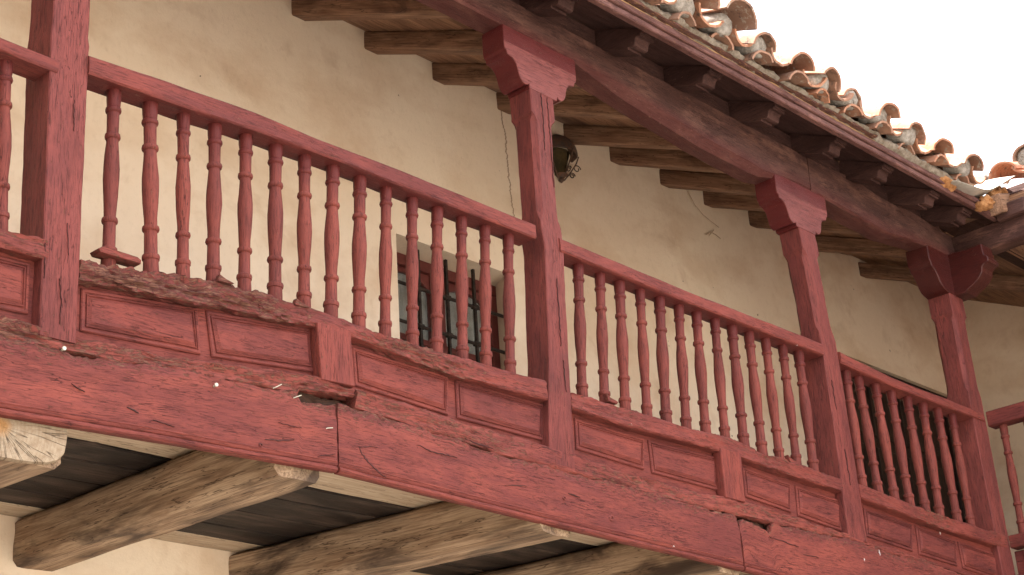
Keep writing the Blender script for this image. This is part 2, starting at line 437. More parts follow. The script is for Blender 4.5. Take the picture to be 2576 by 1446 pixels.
def prism(mb, outline, org, au, av, aw, w0, w1, grain='u', bev=.003, seed=None, rot=0.0):
    """outline (u,v) extruded along aw from w0 to w1 with a small bevel; grain runs along u, v or w"""
    if seed is None: seed = random.uniform(0, 90)
    org, au, av, aw = map(Vector, (org, au, av, aw)); n = len(outline)
    P = np.array(outline, float); c = P.mean(0)
    area = sum(P[i][0]*P[(i+1) % n][1]-P[(i+1) % n][0]*P[i][1] for i in range(n))
    if area < 0: P = P[::-1]
    ins = []
    for i in range(n):
        a, b, d = P[i-1], P[i], P[(i+1) % n]
        e1 = (b-a)/max(np.linalg.norm(b-a), 1e-9); e2 = (d-b)/max(np.linalg.norm(d-b), 1e-9)
        nn = np.array([-(e1[1]+e2[1]), e1[0]+e2[0]]); L = np.linalg.norm(nn); nn = nn/L if L > 1e-6 else nn
        ins.append(b+nn*bev)
    R_, G_ = [], []
    for (w_, Q) in ((w0, ins), (w0+bev, P), (w0+bev+.003, P), ((w0+w1)/2, P), (w1-bev, P), (w1, ins)):
        R_.append([org+au*q[0]+av*q[1]+aw*w_ for q in Q])
        if grain == 'u': G_.append([(q[0]+seed, q[1], w_) for q in Q])
        elif grain == 'v': G_.append([(q[1]+seed, q[0], w_) for q in Q])
        else: G_.append([(w_+seed, q[0], q[1]) for q in Q])
    return mb.rings(R_, G_, [[rot]*n]*6)

def box(mb, a, b, bev=.003, grain='x', seed=None, rot=0.0):
    """axis-aligned box a..b"""
    ax = {'x': ((1, 0, 0), (0, 0, 1), (0, 1, 0)), 'y': ((0, 1, 0), (0, 0, 1), (1, 0, 0)), 'z': ((0, 0, 1), (1, 0, 0), (0, 1, 0))}[grain]
    id_ = [next(i for i in range(3) if v[i]) for v in ax]
    u0, u1 = a[id_[0]], b[id_[0]]; v0, v1 = a[id_[1]], b[id_[1]]
    return prism(mb, [(u0, v0), (u1, v0), (u1, v1), (u0, v1)], (0, 0, 0), ax[0], ax[1], ax[2], a[id_[2]], b[id_[2]], 'u', bev, seed, rot)

def lathe(mb, base, top, prof, n=14, seed=None):
    """prof: (t, r) from base (t=0) to top (t=1)"""
    if seed is None: seed = random.uniform(0, 90)
    b, t_ = Vector(base), Vector(top); d = t_-b; L = d.length; dn = d.normalized()
    s_ = dn.cross(Vector((0, 1, 0))).normalized(); u_ = s_.cross(dn)
    R_, G_ = [], []
    for (t, r) in prof:
        c = b+d*t
        R_.append([c+s_*cos(2*pi*k/n)*r+u_*sin(2*pi*k/n)*r for k in range(n)])
        G_.append([(t*L+seed, cos(2*pi*k/n)*r, sin(2*pi*k/n)*r) for k in range(n)])
    return mb.rings(R_, G_)

def tube(mb, pts, r, n=8):
    pts = [Vector(p) for p in pts]; R_, G_ = [], []
    for i, p in enumerate(pts):
        d = (pts[min(i+1, len(pts)-1)]-pts[max(i-1, 0)]).normalized()
        a = d.cross(Vector((0.2, .9, .31))).normalized(); b = d.cross(a)
        R_.append([p+a*cos(2*pi*k/n)*r+b*sin(2*pi*k/n)*r for k in range(n)])
        G_.append([tuple(q) for q in R_[-1]])
    return mb.rings(R_, G_)

# ------------------------------------------------------------------ setting: ground
mb = MB(); G_ = 400
mb.add([(-G_, -G_, GZ), (G_, -G_, GZ), (G_, G_, GZ), (-G_, G_, GZ)], [(0, 1, 2, 3)], [(-G_, -G_, 0), (G_, -G_, 0), (G_, G_, 0), (-G_, G_, 0)])
o = build(mb, 'ground', 'stone', base=(0, 0, GZ)); o['kind'] = 'structure'

# ------------------------------------------------------------------ house walls, window, door
house = empty('house', (6, WY, GZ), 'cream plastered house behind the red gallery, with a grilled window and dark doorway', 'building')
WX0, WX1, WZ0, WZ1 = 5.79, 6.69, 2.75, 3.812     # window opening
DX0, DX1, DZ0, DZ1 = 10.28, 12.10, 1.9, 4.155    # door opening
WTOP = 5.1
mb = MB()
def wall_grid(mb, x0, x1, z0, z1, y):
    nx = max(1, int((x1-x0)/.12)); nz_ = max(1, int((z1-z0)/.12)); vs, fs = [], []
    for i in range(nx+1):
        for j in range(nz_+1):
            x = x0+(x1-x0)*i/nx; z = z0+(z1-z0)*j/nz_
            e = 0 if i in (0, nx) or j in (0, nz_) else 1
            vs.append((x, y+noise.noise(Vector((x*1.3, z*1.3, 2)))*.012*e+noise.noise(Vector((x*5, z*5, 9)))*.004*e, z))
    for i in range(nx):
        for j in range(nz_):
            a = i*(nz_+1)+j; fs.append((a, a+nz_+1, a+nz_+2, a+1))
    mb.add(vs, fs, vs)
for (a, b, c, d) in ((-4, WX0, GZ, WTOP), (WX1, DX0, GZ, WTOP), (DX1, XW, GZ, WTOP), (WX0, WX1, GZ, WZ0), (WX0, WX1, WZ1, WTOP), (DX0, DX1, GZ, DZ0), (DX0, DX1, DZ1, WTOP)):
    wall_grid(mb, a, b, c, d, WY)
RD = .20
def quad(mb, a, b, c, d): mb.add([a, b, c, d], [(0, 1, 2, 3)], [a, b, c, d])
y0, y1 = WY, WY+RD
for (X0, X1, Z0, Z1, y1, sp) in ((WX0, WX1, WZ0, WZ1, WY+RD, .10), (DX0, DX1, DZ0, DZ1, WY+.05, 0)):
    quad(mb, (X0, y0, Z1), (X1, y0, Z1), (X1+sp, y1, Z1), (X0, y1, Z1))
    quad(mb, (X0, y0, Z0), (X1, y0, Z0), (X1+sp, y1, Z0), (X0, y1, Z0))
    quad(mb, (X0, y0, Z0), (X0, y0, Z1), (X0, y1, Z1), (X0, y1, Z0))
    quad(mb, (X1, y0, Z0), (X1, y0, Z1), (X1+sp, y1, Z1), (X1+sp, y1, Z0))
build(mb, 'wall', 'plaster', house, smooth=60)
mb = MB()
quad(mb, (-3.5, WY, GZ), (-3.5, -6, GZ), (-3.5, -6, 6.8), (-3.5, WY, 6.8))  # unseen wall on the left, added to block light from that side
quad(mb, (-3.5, -6, GZ), (-3.5, -6, 6.8), (-8, -6, 8.3), (-8, -6, GZ))
quad(mb, (-3.5, -6, 6.8), (-3.5, WY, 6.8), (-8, WY, 8.3), (-8, -6, 8.3))
build(mb, 'side_wall', 'plaster', house, smooth=60)
mb = MB()
quad(mb, (XW, WY, GZ), (XW, -5, GZ), (XW, -5, WTOP+.3), (XW, WY, WTOP+.3))
quad(mb, (XC+.1, -5, GZ), (XW+5, -5, GZ), (XW+5, -5, WTOP+.3), (XC+.1, -5, WTOP+.3))
build(mb, 'side_wall', 'plaster', house, smooth=60)

# window: frame, two casements with curtains, iron grille
wy = WY+RD; WX1 += .10
mb = MB()
box(mb, (WX0, wy-.02, WZ0), (WX0+.07, wy+.05, WZ1-.07), .004, 'z'); box(mb, (WX1-.07, wy-.02, WZ0), (WX1, wy+.05, WZ1-.07), .004, 'z')
box(mb, (WX0, wy-.022, WZ1-.07), (WX1, wy+.05, WZ1), .004, 'x')
win = build(mb, 'window', 'frame', house)
cx = (WX0+WX1)/2
mb = MB()
box(mb, (cx-.055, wy-.012, WZ0), (cx-.002, wy+.04, WZ1-.07), .004, 'z'); box(mb, (cx+.002, wy-.012, WZ0), (cx+.055, wy+.04, WZ1-.07), .004, 'z')
for (a, b) in ((WX0+.07, cx-.055), (cx+.055, WX1-.07)):
    box(mb, (a, wy+.0, 3.30), (b, wy+.03, 3.335), .003, 'x')
    r_ = (b-a)/2; pts = [(a, WZ1-.07), (a, WZ1-.19)]
    for k in range(13):
        t = pi*k/12; pts.append(((a+b)/2-cos(t)*r_*.98, WZ1-.20+sin(t)*.10))
    pts += [(b, WZ1-.19), (b, WZ1-.07)]
    prism(mb, pts, (0, 0, 0), (1, 0, 0), (0, 0, 1), (0, 1, 0), wy+.0, wy+.03, 'u', .003)
build(mb, 'casement', 'frame', win)
mb = MB(); quad(mb, (WX0+.05, wy+.022, WZ0), (WX1-.05, wy+.022, WZ0), (WX1-.05, wy+.022, WZ1-.1), (WX0+.05, wy+.022, WZ1-.1)); build(mb, 'pane', 'glass', win)
mb = MB(); vs = []; fs = []
NX = 90
for i in range(NX+1):
    x = WX0+.03+(WX1-WX0-.06)*i/NX; yy = wy+.07+sin(i*.9+sin(i*.23)*2)*.012
    vs += [(x, yy, WZ0), (x, yy, WZ1)]
    if i: fs.append((2*i-2, 2*i, 2*i+1, 2*i-1))
mb.add(vs, fs, vs); build(mb, 'curtain', 'curtain', win, smooth=80)
mb = MB(); gy = WY+.09
for x in (6.02, 6.245, 6.47):
    xx = x+.02
    box(mb, (xx-.009, gy-.009, WZ0-.02), (xx+.009, gy+.009, WZ1+.01), .002, 'z')
for z in (3.575, 3.345, 3.12, 2.9):
    pts = []
    for k in range(61):
        x = WX0-.01+(WX1-WX0+.02)*k/60; bulge = max(0, 1-min(abs(x-a) for a in (6.04, 6.265, 6.49))/.035)
        pts.append((x, gy-.018*bulge*0+.0, z))
    tube(mb, pts, .0105, 7)
    for a in (6.04, 6.265, 6.49): lathe(mb, (a-.026, gy, z), (a+.026, gy, z), [(0, .009), (.15, .018), (.85, .018), (1, .009)], 8)
build(mb, 'grille', 'iron', win)
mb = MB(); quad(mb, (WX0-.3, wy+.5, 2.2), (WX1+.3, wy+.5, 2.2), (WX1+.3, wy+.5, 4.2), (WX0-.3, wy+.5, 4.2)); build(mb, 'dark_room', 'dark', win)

# door
mb = MB(); dy = WY+.035
box(mb, (DX0-.02, dy, DZ0), (DX0+.09, dy+.06, DZ1), .004, 'z'); box(mb, (DX1-.09, dy, DZ0), (DX1+.02, dy+.06, DZ1), .004, 'z'); box(mb, (DX0+.09, dy, DZ1-.09), (DX1-.09, dy+.06, DZ1), .004, 'x')
door = build(mb, 'door', 'doorwood', house)
for s in (0, 1):
    a = DX0+.09+s*(DX1-DX0-.18)/2; b = a+(DX1-DX0-.18)/2-.004
    mb = MB(); box(mb, (a, dy+.02, DZ0), (b, dy+.06, DZ1-.09), .004, 'z')
    for (z0, z1) in ((2.0, 2.35), (2.43, 2.95), (3.03, 3.5), (3.58, 4.0)):
        for (p, q) in ((a+.07, (a+b)/2-.03), ((a+b)/2+.03, b-.07)):
            box(mb, (p, dy+.008, z0), (q, dy+.03, z1), .012, 'z')
    build(mb, 'door_leaf', 'doorwood', door)

# ------------------------------------------------------------------ gallery floor boards (seen from below)
FZ = 1.86
fl = empty('gallery_floor', (6, F+.8, FZ), 'wide floorboards of the gallery seen from below, sooty black between two pale planks', 'floor')
y = F+.035; k = 0
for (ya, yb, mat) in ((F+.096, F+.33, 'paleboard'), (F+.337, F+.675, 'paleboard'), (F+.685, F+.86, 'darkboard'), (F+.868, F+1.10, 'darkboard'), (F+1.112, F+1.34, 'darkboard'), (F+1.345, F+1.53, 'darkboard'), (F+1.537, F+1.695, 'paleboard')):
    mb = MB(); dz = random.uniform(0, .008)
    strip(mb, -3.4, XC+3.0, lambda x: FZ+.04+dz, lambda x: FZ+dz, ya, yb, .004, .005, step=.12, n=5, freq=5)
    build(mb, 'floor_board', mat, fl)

mb = MB(); box(mb, (-3.4, F+.10, FZ+.052), (XC+3, WY-.004, FZ+.066), .002, 'x'); build(mb, 'floor_bounce', 'stone', fl)  # unseen pale sheet over the boards, added to bounce light onto the wall

def ribbon(name, pts, wpx, y, parent, mat='crackwood', jag=1.2):
    mb = MB(); rr = random.Random(len(pts)*7+int(pts[0][0])); P = []
    for i in range(len(pts)-1):
        a, b = np.array(pts[i], float), np.array(pts[i+1], float); n = max(2, int(np.linalg.norm(b-a)/6))
        for k in range(n): P.append(a+(b-a)*k/n)
    P.append(np.array(pts[-1], float)); R_ = []
    for i, p in enumerate(P):
        t = i/(len(P)-1); w_ = wpx*(.25+.75*sin(pi*min(1, t*1.02)))*rr.uniform(.6, 1.2)/2
        d = P[min(i+1, len(P)-1)]-P[max(i-1, 0)]; d = d/np.linalg.norm(d); nn = np.array([-d[1], d[0]]); p = p+nn*rr.uniform(-jag, jag)
        a, b = onY(p+nn*w_, y), onY(p-nn*w_, y)
        R_.append([a, b, b+np.array([0, .004, 0]), a+np.array([0, .004, 0])])
    mb.rings(R_, R_); return build(mb, name, mat, parent, smooth=30)

# ------------------------------------------------------------------ joists
def joist(label, xf, xw, w_, zbf, h_, yfr, amp=.012, bow=0):
    mb = MB()
    zt = FZ-.003
    beam(mb, (xf, yfr, zbf+h_/2), (xw, WY+.1, zt-h_*.92/2), (0, 0, 1), w_, h_, .022, amp, 5, .04, bow=bow)
    # keep the top under the boards
    mb.v = [(a, b, min(c, FZ-.001)) for (a, b, c) in mb.v]
    o = build(mb, 'floor_joist', 'joist', smooth=50)
    return tag(o, label, 'joist', 'joists carrying the gallery floor')
joist('thick joist at bottom left with its cracked cut end showing under the red beam', 2.49, 2.42, .46, 1.525, .28, F+.05, .016)
J0 = bpy.data.objects['floor_joist']
mb = MB(); cx0, cz0 = 2.49, 1.640; R_, G_ = [], []
for q_ in (1.0, .97, .7, .4, .02):
    ring = []
    for k in range(44):
        a = 2*pi*k/44; ca_, sa_ = cos(a), sin(a); m_ = max(abs(ca_)/.232, abs(sa_)/.118); m2 = (abs(ca_/.236)**3.6+abs(sa_/.118)**3.6)**(1/3.6)
        rad = q_/m2; rad *= 1+.03*noise.noise(Vector((ca_*3, sa_*3, 1)))
        x_, z_ = cx0+ca_*rad, cz0+sa_*rad
        ring.append((x_, F+.052 if q_ == 1.0 else F+.036+.006*noise.noise(Vector((x_*20, z_*20, 0))), z_))
    R_.append(ring); G_.append([(p[0]-cx0-.0, p[2]-cz0+.02, 0) for p in ring])
mb.rings(R_, G_, caps=True); build(mb, 'cut_end', 'endgrain', J0, smooth=30)
joist('second floor joist, rounded and stained black, between cut joist end and the middle joist', 3.655, 3.640, .21, 1.648, .205, F+.04)
joist('middle floor joist with pale underside and long split, running under the beam', 5.015, 4.745, .225, 1.640, .215, F+.03)
joist('floor joist at the bottom edge, right of the pale one', 6.21, 5.99, .22, 1.62, .225, F+.03)
joist('farthest floor joist, its end just showing below the beam at bottom right', 7.42, 7.2, .22, 1.60, .23, F+.03)

# ------------------------------------------------------------------ edge beam boards and sill
btm = interp([(0, 1043), (420, 1113), (845, 1187), (1350, 1311), (1860, 1432), (2200, 1518), (2575, 1606)])
ftop = interp([(0, 840), (210, 888), (430, 923), (580, 955), (755, 988), (859, 1014), (1059, 1073), (1249, 1138), (1434, 1183), (1709, 1258), (1858, 1292), (2100, 1345), (2300, 1405), (2575, 1485)])
ftop0 = ftop
stop = interp([(-60, 778), (0, 790), (195, 843), (500, 898), (800, 943), (896, 974), (1446, 1140), (1716, 1224), (1881, 1258), (2181, 1353), (2526, 1473)])
JX1 = float(onY((847, 1100), F)[0]); JX2 = float(onY((1862, 1360), F)[0]); XL = -3.4
segs = [(XL, JX1-.004, 'left board of the red edge beam, screws and a splash on its face'),
        (JX1+.004, JX2-.006, 'long middle board of the red edge beam with a knot, between two joints'),
        (JX2+.006, XC-.005, 'right end board of the red edge beam, notched at its joint')]
ftop = interp([(0, 840), (210, 888), (430, 923), (580, 955), (752, 986), (756, 1006), (850, 1016), (895, 1032), (960, 1046), (1059, 1073), (1249, 1138), (1434, 1183), (1709, 1258), (1850, 1290), (1862, 1296), (1866, 1338), (1935, 1340), (1940, 1312), (2100, 1345), (2300, 1405), (2575, 1485)])
def rot_f(x, v):
    e = max(0, v-.45)/.55
    a = .55+.5*noise.noise(Vector((x*1.4, 0, 3)))
    return max(0, min(1, e*a*.95))
beams = []
for (a, b, lab) in segs:
    mb = MB()
    strip(mb, a, b, ftop, lambda x: btm(x)+.022, F-.006, F+.034, .0022, .005, rot_f, .018, 7, freq=6, ends=.006)
    o = build(mb, 'edge_beam', 'redbeam', smooth=50); tag(o, lab, 'beam', 'boards of the edge beam'); beams.append(o)
    mb = MB()      # bead moulding along the lower edge
    strip(mb, a+.002, b-.002, lambda x: btm(x)+.0215, lambda x: btm(x), F-.009, F+.03, .001, .007, None, .03, 2)
    strip(mb, a+.003, b-.003, lambda x: btm(x)+.042, lambda x: btm(x)+.034, F-.0085, F+.0, .0006, .003, None, .04, 1)
    build(mb, 'bead', 'redbeam', o)
def rot_s(x, v):
    a = .45+.5*noise.noise(Vector((x*1.9, 5, 3)))
    left = max(0, 1-(x-2.4)/1.9) if x > 2.4 else 1
    return max(0, min(1, (a*.72+.30*left)))
_g = interp([(752, 988), (758, 984), (893, 998), (900, 999)])
sbotl = lambda x: _g(x) if x > float(onY((752, 988), F)[0]) else ftop0(x)-.010
for (a, b, lab) in ((XL, float(onY((893, 990), F)[0]), 'cracked sill timber under the left panels, broken off beside the gap'),
                    (float(onY((896, 990), F)[0])+.004, XC-.01, 'long weathered sill timber under the right-hand panels')):
    mb = MB()
    strip(mb, a, b, stop, (sbotl if a < 0 else (lambda x: ftop0(x)-.010)), F+.0015, F+.09, .003, .008, rot_s, .015, 6, freq=7, ends=.02)
    o = build(mb, 'sill_beam', 'redbeam', smooth=50); tag(o, lab, 'beam', 'sill timbers')
# screws, nails on the left beam board
def screw(px, py, kind, parent):
    p = onY((px, py), F-.008)
    mb = MB()
    if kind == 'screw':
        lathe(mb, (p[0], F+.004, p[2]), (p[0]-.004, F-.022, p[2]+.001), [(0, .003), (.85, .003), (.87, .007), (1, .0065)], 12)
        o = build(mb, 'screw', 'metal', parent)
    else:
        tube(mb, [(p[0], F+.0, p[2]), (p[0]+.006, F-.010, p[2]+.003), (p[0]+.026, F-.016, p[2]+.004+kind)], .0018, 6)
        o = build(mb, 'nail', 'metal', parent)
screw(159, 880, 'screw', beams[0]); screw(541, 971, 'screw', beams[0])
screw(690, 975, .012, beams[0]); screw(740, 1000, .008, beams[0]); screw(820, 1078, .002, beams[0])

for k_, pts, w_ in ((1, [(903, 1122), (912, 1142), (930, 1166), (956, 1190), (972, 1200)], 3.5), (1, [(905, 1124), (930, 1122), (950, 1126)], 2), (0, [(667, 1103), (700, 1108), (742, 1104)], 3.5), (0, [(320, 1023), (350, 1038)], 3), (0, [(375, 1062), (385, 1056), (440, 1072)], 2),
                    (0, [(180, 965), (215, 985)], 2), (0, [(700, 1062), (760, 1076)], 1.8), (0, [(800, 1148), (845, 1140)], 2.4), (1, [(1270, 1220), (1330, 1222)], 2), (1, [(1050, 1118), (1085, 1135), (1150, 1150)], 2), (1, [(1430, 1240), (1460, 1250)], 2.5),
                    (2, [(1935, 1350), (2010, 1375)], 1.8), (2, [(2020, 1395), (2060, 1402)], 1.8), (1, [(1170, 1103), (1215, 1120), (1240, 1128)], 3)):
    ribbon('crack', pts, w_, F-.0088, beams[k_])
for k_, c_, r1_ in ((1, (1537, 1303), .013), (1, (1418, 1253), .008), (0, (655, 1120), .007)):
    q = onY(c_, F-.006); mb = MB(); R_ = []
    for (f_, dy_) in ((1.5, .002), (1.1, -.005), (.7, -.006), (.45, .0), (.05, .002)):
        R_.append([(q[0]+cos(2*pi*k/14)*r1_*f_*(1+.3*nz((k, f_, 1), .9)), F-.006+dy_, q[2]+sin(2*pi*k/14)*r1_*f_*.8) for k in range(14)])
    mb.rings(R_, R_); build(mb, 'knot', 'knotwood', beams[k_], smooth=40)
for k_, a_, b_ in ((0, (700, 960), (935, 1060)), (2, (1862, 1280), (1950, 1350))):
    A_, B_ = onY(a_, F), onY(b_, F)
    mb = MB(); strip(mb, A_[0], B_[0], lambda x: A_[2]+.02, lambda x: B_[2]-.09, F+.040, F+.088, .008, .01, lambda x, v: .6, .01, 7, freq=16)
    build(mb, 'rotten_core', 'crackwood2', beams[k_], smooth=50)

# ------------------------------------------------------------------ posts with carved capitals
CAPH = [(-.250, 0), (-.250, -.105), (-.246, -.122), (-.236, -.130), (-.230, -.150), (-.215, -.153), (-.200, -.157), (-.186, -.166), (-.175, -.180), (-.168, -.198), (-.163, -.216), (-.158, -.234), (-.149, -.250), (-.136, -.262), (-.120, -.267), (-.104, -.262), (-.096, -.255), (-.094, -.277), (-.080, -.280)]
def cap_outline(sc=1.0, h=1.0):
    L = [(x*sc, z*h) for x, z in CAPH]; return L+[(-x, z) for x, z in reversed(L)]
def post(label, xb, xt, wb, z0, z1, capz, depth=.13, y0=F+.004, yr=2.95, cham=True, cap=True, capmat='capital', seed=0, y1=None, poly=None):
    po = empty('gallery_post', (xb, y0+depth/2, z0), label, 'post', 'carved gallery posts')
    mb = MB(); R_, G_ = [], []
    def ch(z):
        a, b = yr+.10, capz-.435
        if z < a or not cham: return .004
        if z > b: return .004
        return .022*min(1, (z-a)/.05+.05)
    zs = sorted(set([z0+(z1-z0)*i/60 for i in range(61)]+[capz-.436, capz-.434, capz-.395]))
    for z in zs:
        t = (z-z0)/(z1-z0); xc = xb+(xt-xb)*t; hw = wb/2
        if poly: xc = float(np.interp(z, [p[0] for p in poly], [p[1] for p in poly])); hw = float(np.interp(z, [p[0] for p in poly], [p[2] for p in poly]))/2
        hd = depth/2; c = ch(z)
        if capz-.436 < z <= capz-.395: c = .022*(capz-.395-z)/.04+.003
        extra = .006 if z > capz-.40 else 0
        hw += extra-.004*(1 if z > yr+.1 and extra == 0 else 0); hd2 = hd
        oct_ = [(-hw+c, -hd2), (hw-c, -hd2), (hw, -hd2+c), (hw, hd2-c), (hw-c, hd2), (-hw+c, hd2), (-hw, hd2-c), (-hw, -hd2+c)]
        # subdivide each side once for slight unevenness
        pts = []
        for i in range(8):
            a = np.array(oct_[i]); b = np.array(oct_[(i+1) % 8]); pts.append(a); pts.append((a+b)/2)
        r1, g1 = [], []
        for q in pts:
            n1 = noise.noise(Vector((q[0]*20+seed, q[1]*20, z*5)))*.002+noise.noise(Vector((q[0]*40+seed, q[1]*40, z*22)))*.0013
            r1.append((xc+q[0]+n1*np.sign(q[0]), y0+depth/2+q[1]+n1*np.sign(q[1]), z)); g1.append((z+seed*3.1, q[0], q[1]))
        R_.append(r1); G_.append(g1)
    mb.rings(R_, G_); build(mb, 'shaft', 'post', po, smooth=18)
    if cap:
        mb = MB()
        prism(mb, cap_outline(), (xt+.008, y0, capz), (1, 0, 0), (0, 0, 1), (0, 1, 0), -.003, depth+.004, 'u', .003, seed)
        build(mb, 'capital', capmat, po, smooth=32, shade_gloss=lambda p, g_: 1.0 if g_[2] > .001 else 0.0)
    return po
def px_post(bl, br, tl, tr, y=F+.004):
    a, b = onY(bl, y), onY(br, y); c, d = onY(tl, y), onY(tr, y)
    return (a[0]+b[0])/2, (c[0]+d[0])/2, b[0]-a[0], a[2], c[2]
SB = 1.93
p1 = post('leftmost red post, cut off by the top of the photo', 2.646, 2.645, .149, SB, 3.98, 4.02, cham=False, seed=1, depth=.15, poly=[(1.93, 2.650, .134), (2.3, 2.650, .138), (3, 2.646, .150), (4, 2.645, .15)])
p2 = post('middle red post with scrolled capital, directly left of the wall lamp', 5.072, 5.115, .160, SB, 3.80, 3.992, seed=2, poly=[(1.93, 5.060, .166), (2.2, 5.075, .145), (2.4, 5.090, .13), (2.93, 5.115, .124), (3.05, 5.105, .142), (3.8, 5.115, .15)])
p3 = post('red post with scrolled capital between second and third railing bays', 7.343, 7.265, .165, SB, 3.72, 3.93, seed=3, poly=[(1.93, 7.350, .178), (2.5, 7.352, .16), (2.95, 7.345, .15), (3.1, 7.335, .15), (3.8, 7.270, .15)])
for po_, pts, w_ in ((p2, [(1361, 235), (1366, 290), (1371, 378)], 2), (p2, [(1376, 244), (1381, 300), (1387, 380), (1394, 470)], 1.6), (p2, [(1400, 700), (1408, 800), (1412, 870)], 1.6), (p2, [(1418, 905), (1424, 985)], 1.6),
                     (p1, [(150, 700), (156, 760), (150, 815)], 1.6), (p1, [(115, 610), (112, 700)], 1.8), (p1, [(170, 560), (174, 640)], 1.5), (p1, [(188, 250), (186, 330)], 1.5), (p3, [(2092, 955), (2104, 1030)], 1.5), (p3, [(2125, 1130), (2140, 1220)], 1.6)):
    ribbon('crack', pts, w_, F+.0, po_)
# corner post
q4 = post('corner post at the inner angle with a two-armed battered capital', 8.99, 8.945, .16, SB, 3.80, 3.965, cap=False, seed=4, depth=.15)
mb = MB(); cx4 = 8.90
prism(mb, [(x, z) for x, z in [(-.250, 0), (-.250, -.10), (-.238, -.11), (-.232, -.135), (-.205, -.15), (-.175, -.185), (-.155, -.225), (-.13, -.25), (-.10, -.262), (-.06, -.272), (.08, -.272), (.08, 0)]], (cx4+.02, F+.004, 3.965), (1, 0, 0), (0, 0, 1), (0, 1, 0), -.003, .15, 'u', .004, 6)
mb2 = mb
prism(mb, [(x, z) for x, z in [(.0, .0), (.06, .005), (.16, -.005), (.255, .0), (.26, -.075), (.275, -.085), (.285, -.105), (.28, -.125), (.25, -.135), (.235, -.15), (.23, -.18), (.20, -.215), (.16, -.24), (.12, -.258), (.10, -.272), (0, -.275)]], (XC-.05, F+.03, 3.965), (0, -1, 0), (0, 0, 1), (1, 0, 0), -.07, .07, 'u', .004, 8)
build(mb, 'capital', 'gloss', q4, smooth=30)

# ------------------------------------------------------------------ balustrades
BPROF = [(0, 0.0255), (.02, 0.0255), (.105, 0.0239), (.108, 0.0271), (.122, 0.0283), (.133, 0.0271), (.136, 0.0239), (.142, 0.0215), (.262, 0.0207), (.266, 0.0255), (.276, 0.0275), (.290, 0.0255), (.294, 0.0203),
         (.34, 0.0211), (.42, 0.0247), (.50, 0.0273), (.56, 0.0271), (.62, 0.0243), (.69, 0.0207), (.715, 0.0203), (.719, 0.0253), (.730, 0.0273), (.744, 0.0255), (.748, 0.0207), (.862, 0.0215), (.866, 0.0253), (.876, 0.0275), (.890, 0.0255), (.894, 0.0223), (.93, 0.0247), (.985, 0.0253), (1.0, 0.0253)]
def balustrade(label, hr_top, hr_bot, lr_top, lr_bot, xa, xb, bal, panels, rotf=None, stile=None, base=None):
    bz = empty('balustrade', ((xa+xb)/2, F+.05, SB), label, 'balustrade', 'balustrade bays')
    mb = MB(); strip(mb, xa, xb, interp(hr_top), interp(hr_bot), F-.004, F+.105, .0022, .006, None, .02, 4, freq=8, ends=.003)
    build(mb, 'handrail', 'red', bz, smooth=45, shade_gloss=lambda p, g_: .6 if g_[2] < -.028 and g_[1] > -.045 else 0)
    zt, zb = interp(lr_top), interp(lr_bot)
    mb = MB(); strip(mb, xa, xb, zt, zb, F-.002, F+.10, .0025, .007, rotf, .012, 8, freq=8, ends=.01)
    build(mb, 'lower_rail', 'red', bz, smooth=50)
    hb = interp(hr_bot)
    for (t, b) in bal:
        T = onY(t, F+.055); B = onY(b, F+.055)
        T = np.array([T[0], F+.055, hb(T[0])+.012]); B = np.array([B[0], F+.055, B[2]])
        zz = zt(B[0])-.018
        if B[2] > zz: B[2] = zz
        mb = MB(); k = random.uniform(.97, 1.11); j = random.uniform(-.008, .008)
        lathe(mb, B, T, [(min(1, max(0, tt+(j if .05 < tt < .95 else 0))), rr*k) for tt, rr in BPROF], 16)
        mb.v = [tuple(np.array(v)+np.array([nz(v, 30, 1), nz(v, 30, 5), 0])*.0015) for v in mb.v]
        build(mb, 'baluster', 'baluster', bz, smooth=50, shade_gloss=lambda p, g_, T_=T[2]: max(0, min(.75, (p[2]-(T_-.13))/.07)))
    # backing board with raised panels
    mb = MB(); strip(mb, xa-.0, xb+.0, lambda x: zb(x)+.015, lambda x: stop(x)-.01, F+.052, F+.072, .001, .003, None, .1, 2)
    build(mb, 'backing_board', 'red', bz)
    for pq in panels:
        P = [onY(p, F+.036)[[0, 2]] for p in pq]          # TL BL BR TR
        for k in (0, 3): P[k] = np.array([P[k][0], max(P[k][1], P[k][1])])
        c = sum(P)/4; mb = MB()
        def inset(d): return [np.array([p[0]+(d if p[0] < c[0] else -d), p[1]+(d if p[1] < c[1] else -d)]) for p in P]
        L = [(0, F+.051), (0, F+.046), (.004, F+.042), (.012, F+.042), (.0135, F+.046), (.0175, F+.046), (.019, F+.040), (.023, F+.038), (.0245, F+.043), (.036, F+.036)]
        R_, G_ = [], []
        sd_ = random.uniform(0, 90)
        for (d, y) in L:
            Q = inset(d); r1 = []
            for i in range(4):
                a, b = Q[i], Q[(i+1) % 4]
                for k in range(4): r1.append(a+(b-a)*k/4)
            R_.append([(q[0], y, q[1]) for q in r1]); G_.append([(q[0]+sd_, q[1], y) for q in r1])
        mb.rings(R_, G_)
        build(mb, 'raised_panel', 'red', bz, smooth=20)
    if stile:
        TL, BL, BR, TR = [onY(p, F)[[0, 2]] for p in stile]
        mb = MB(); prism(mb, [TL+[0, .02], BL-[0, .01], BR-[0, .01], TR+[0, .02]], (0, 0, 0), (1, 0, 0), (0, 0, 1), (0, 1, 0), F-.001, F+.051, 'v', .004)
        build(mb, 'stile', 'red', bz)
    return bz
X1L, X1R = 2.708, 4.99
X2L, X2R = 5.15, 7.262
X3L, X3R = 7.43, 8.93
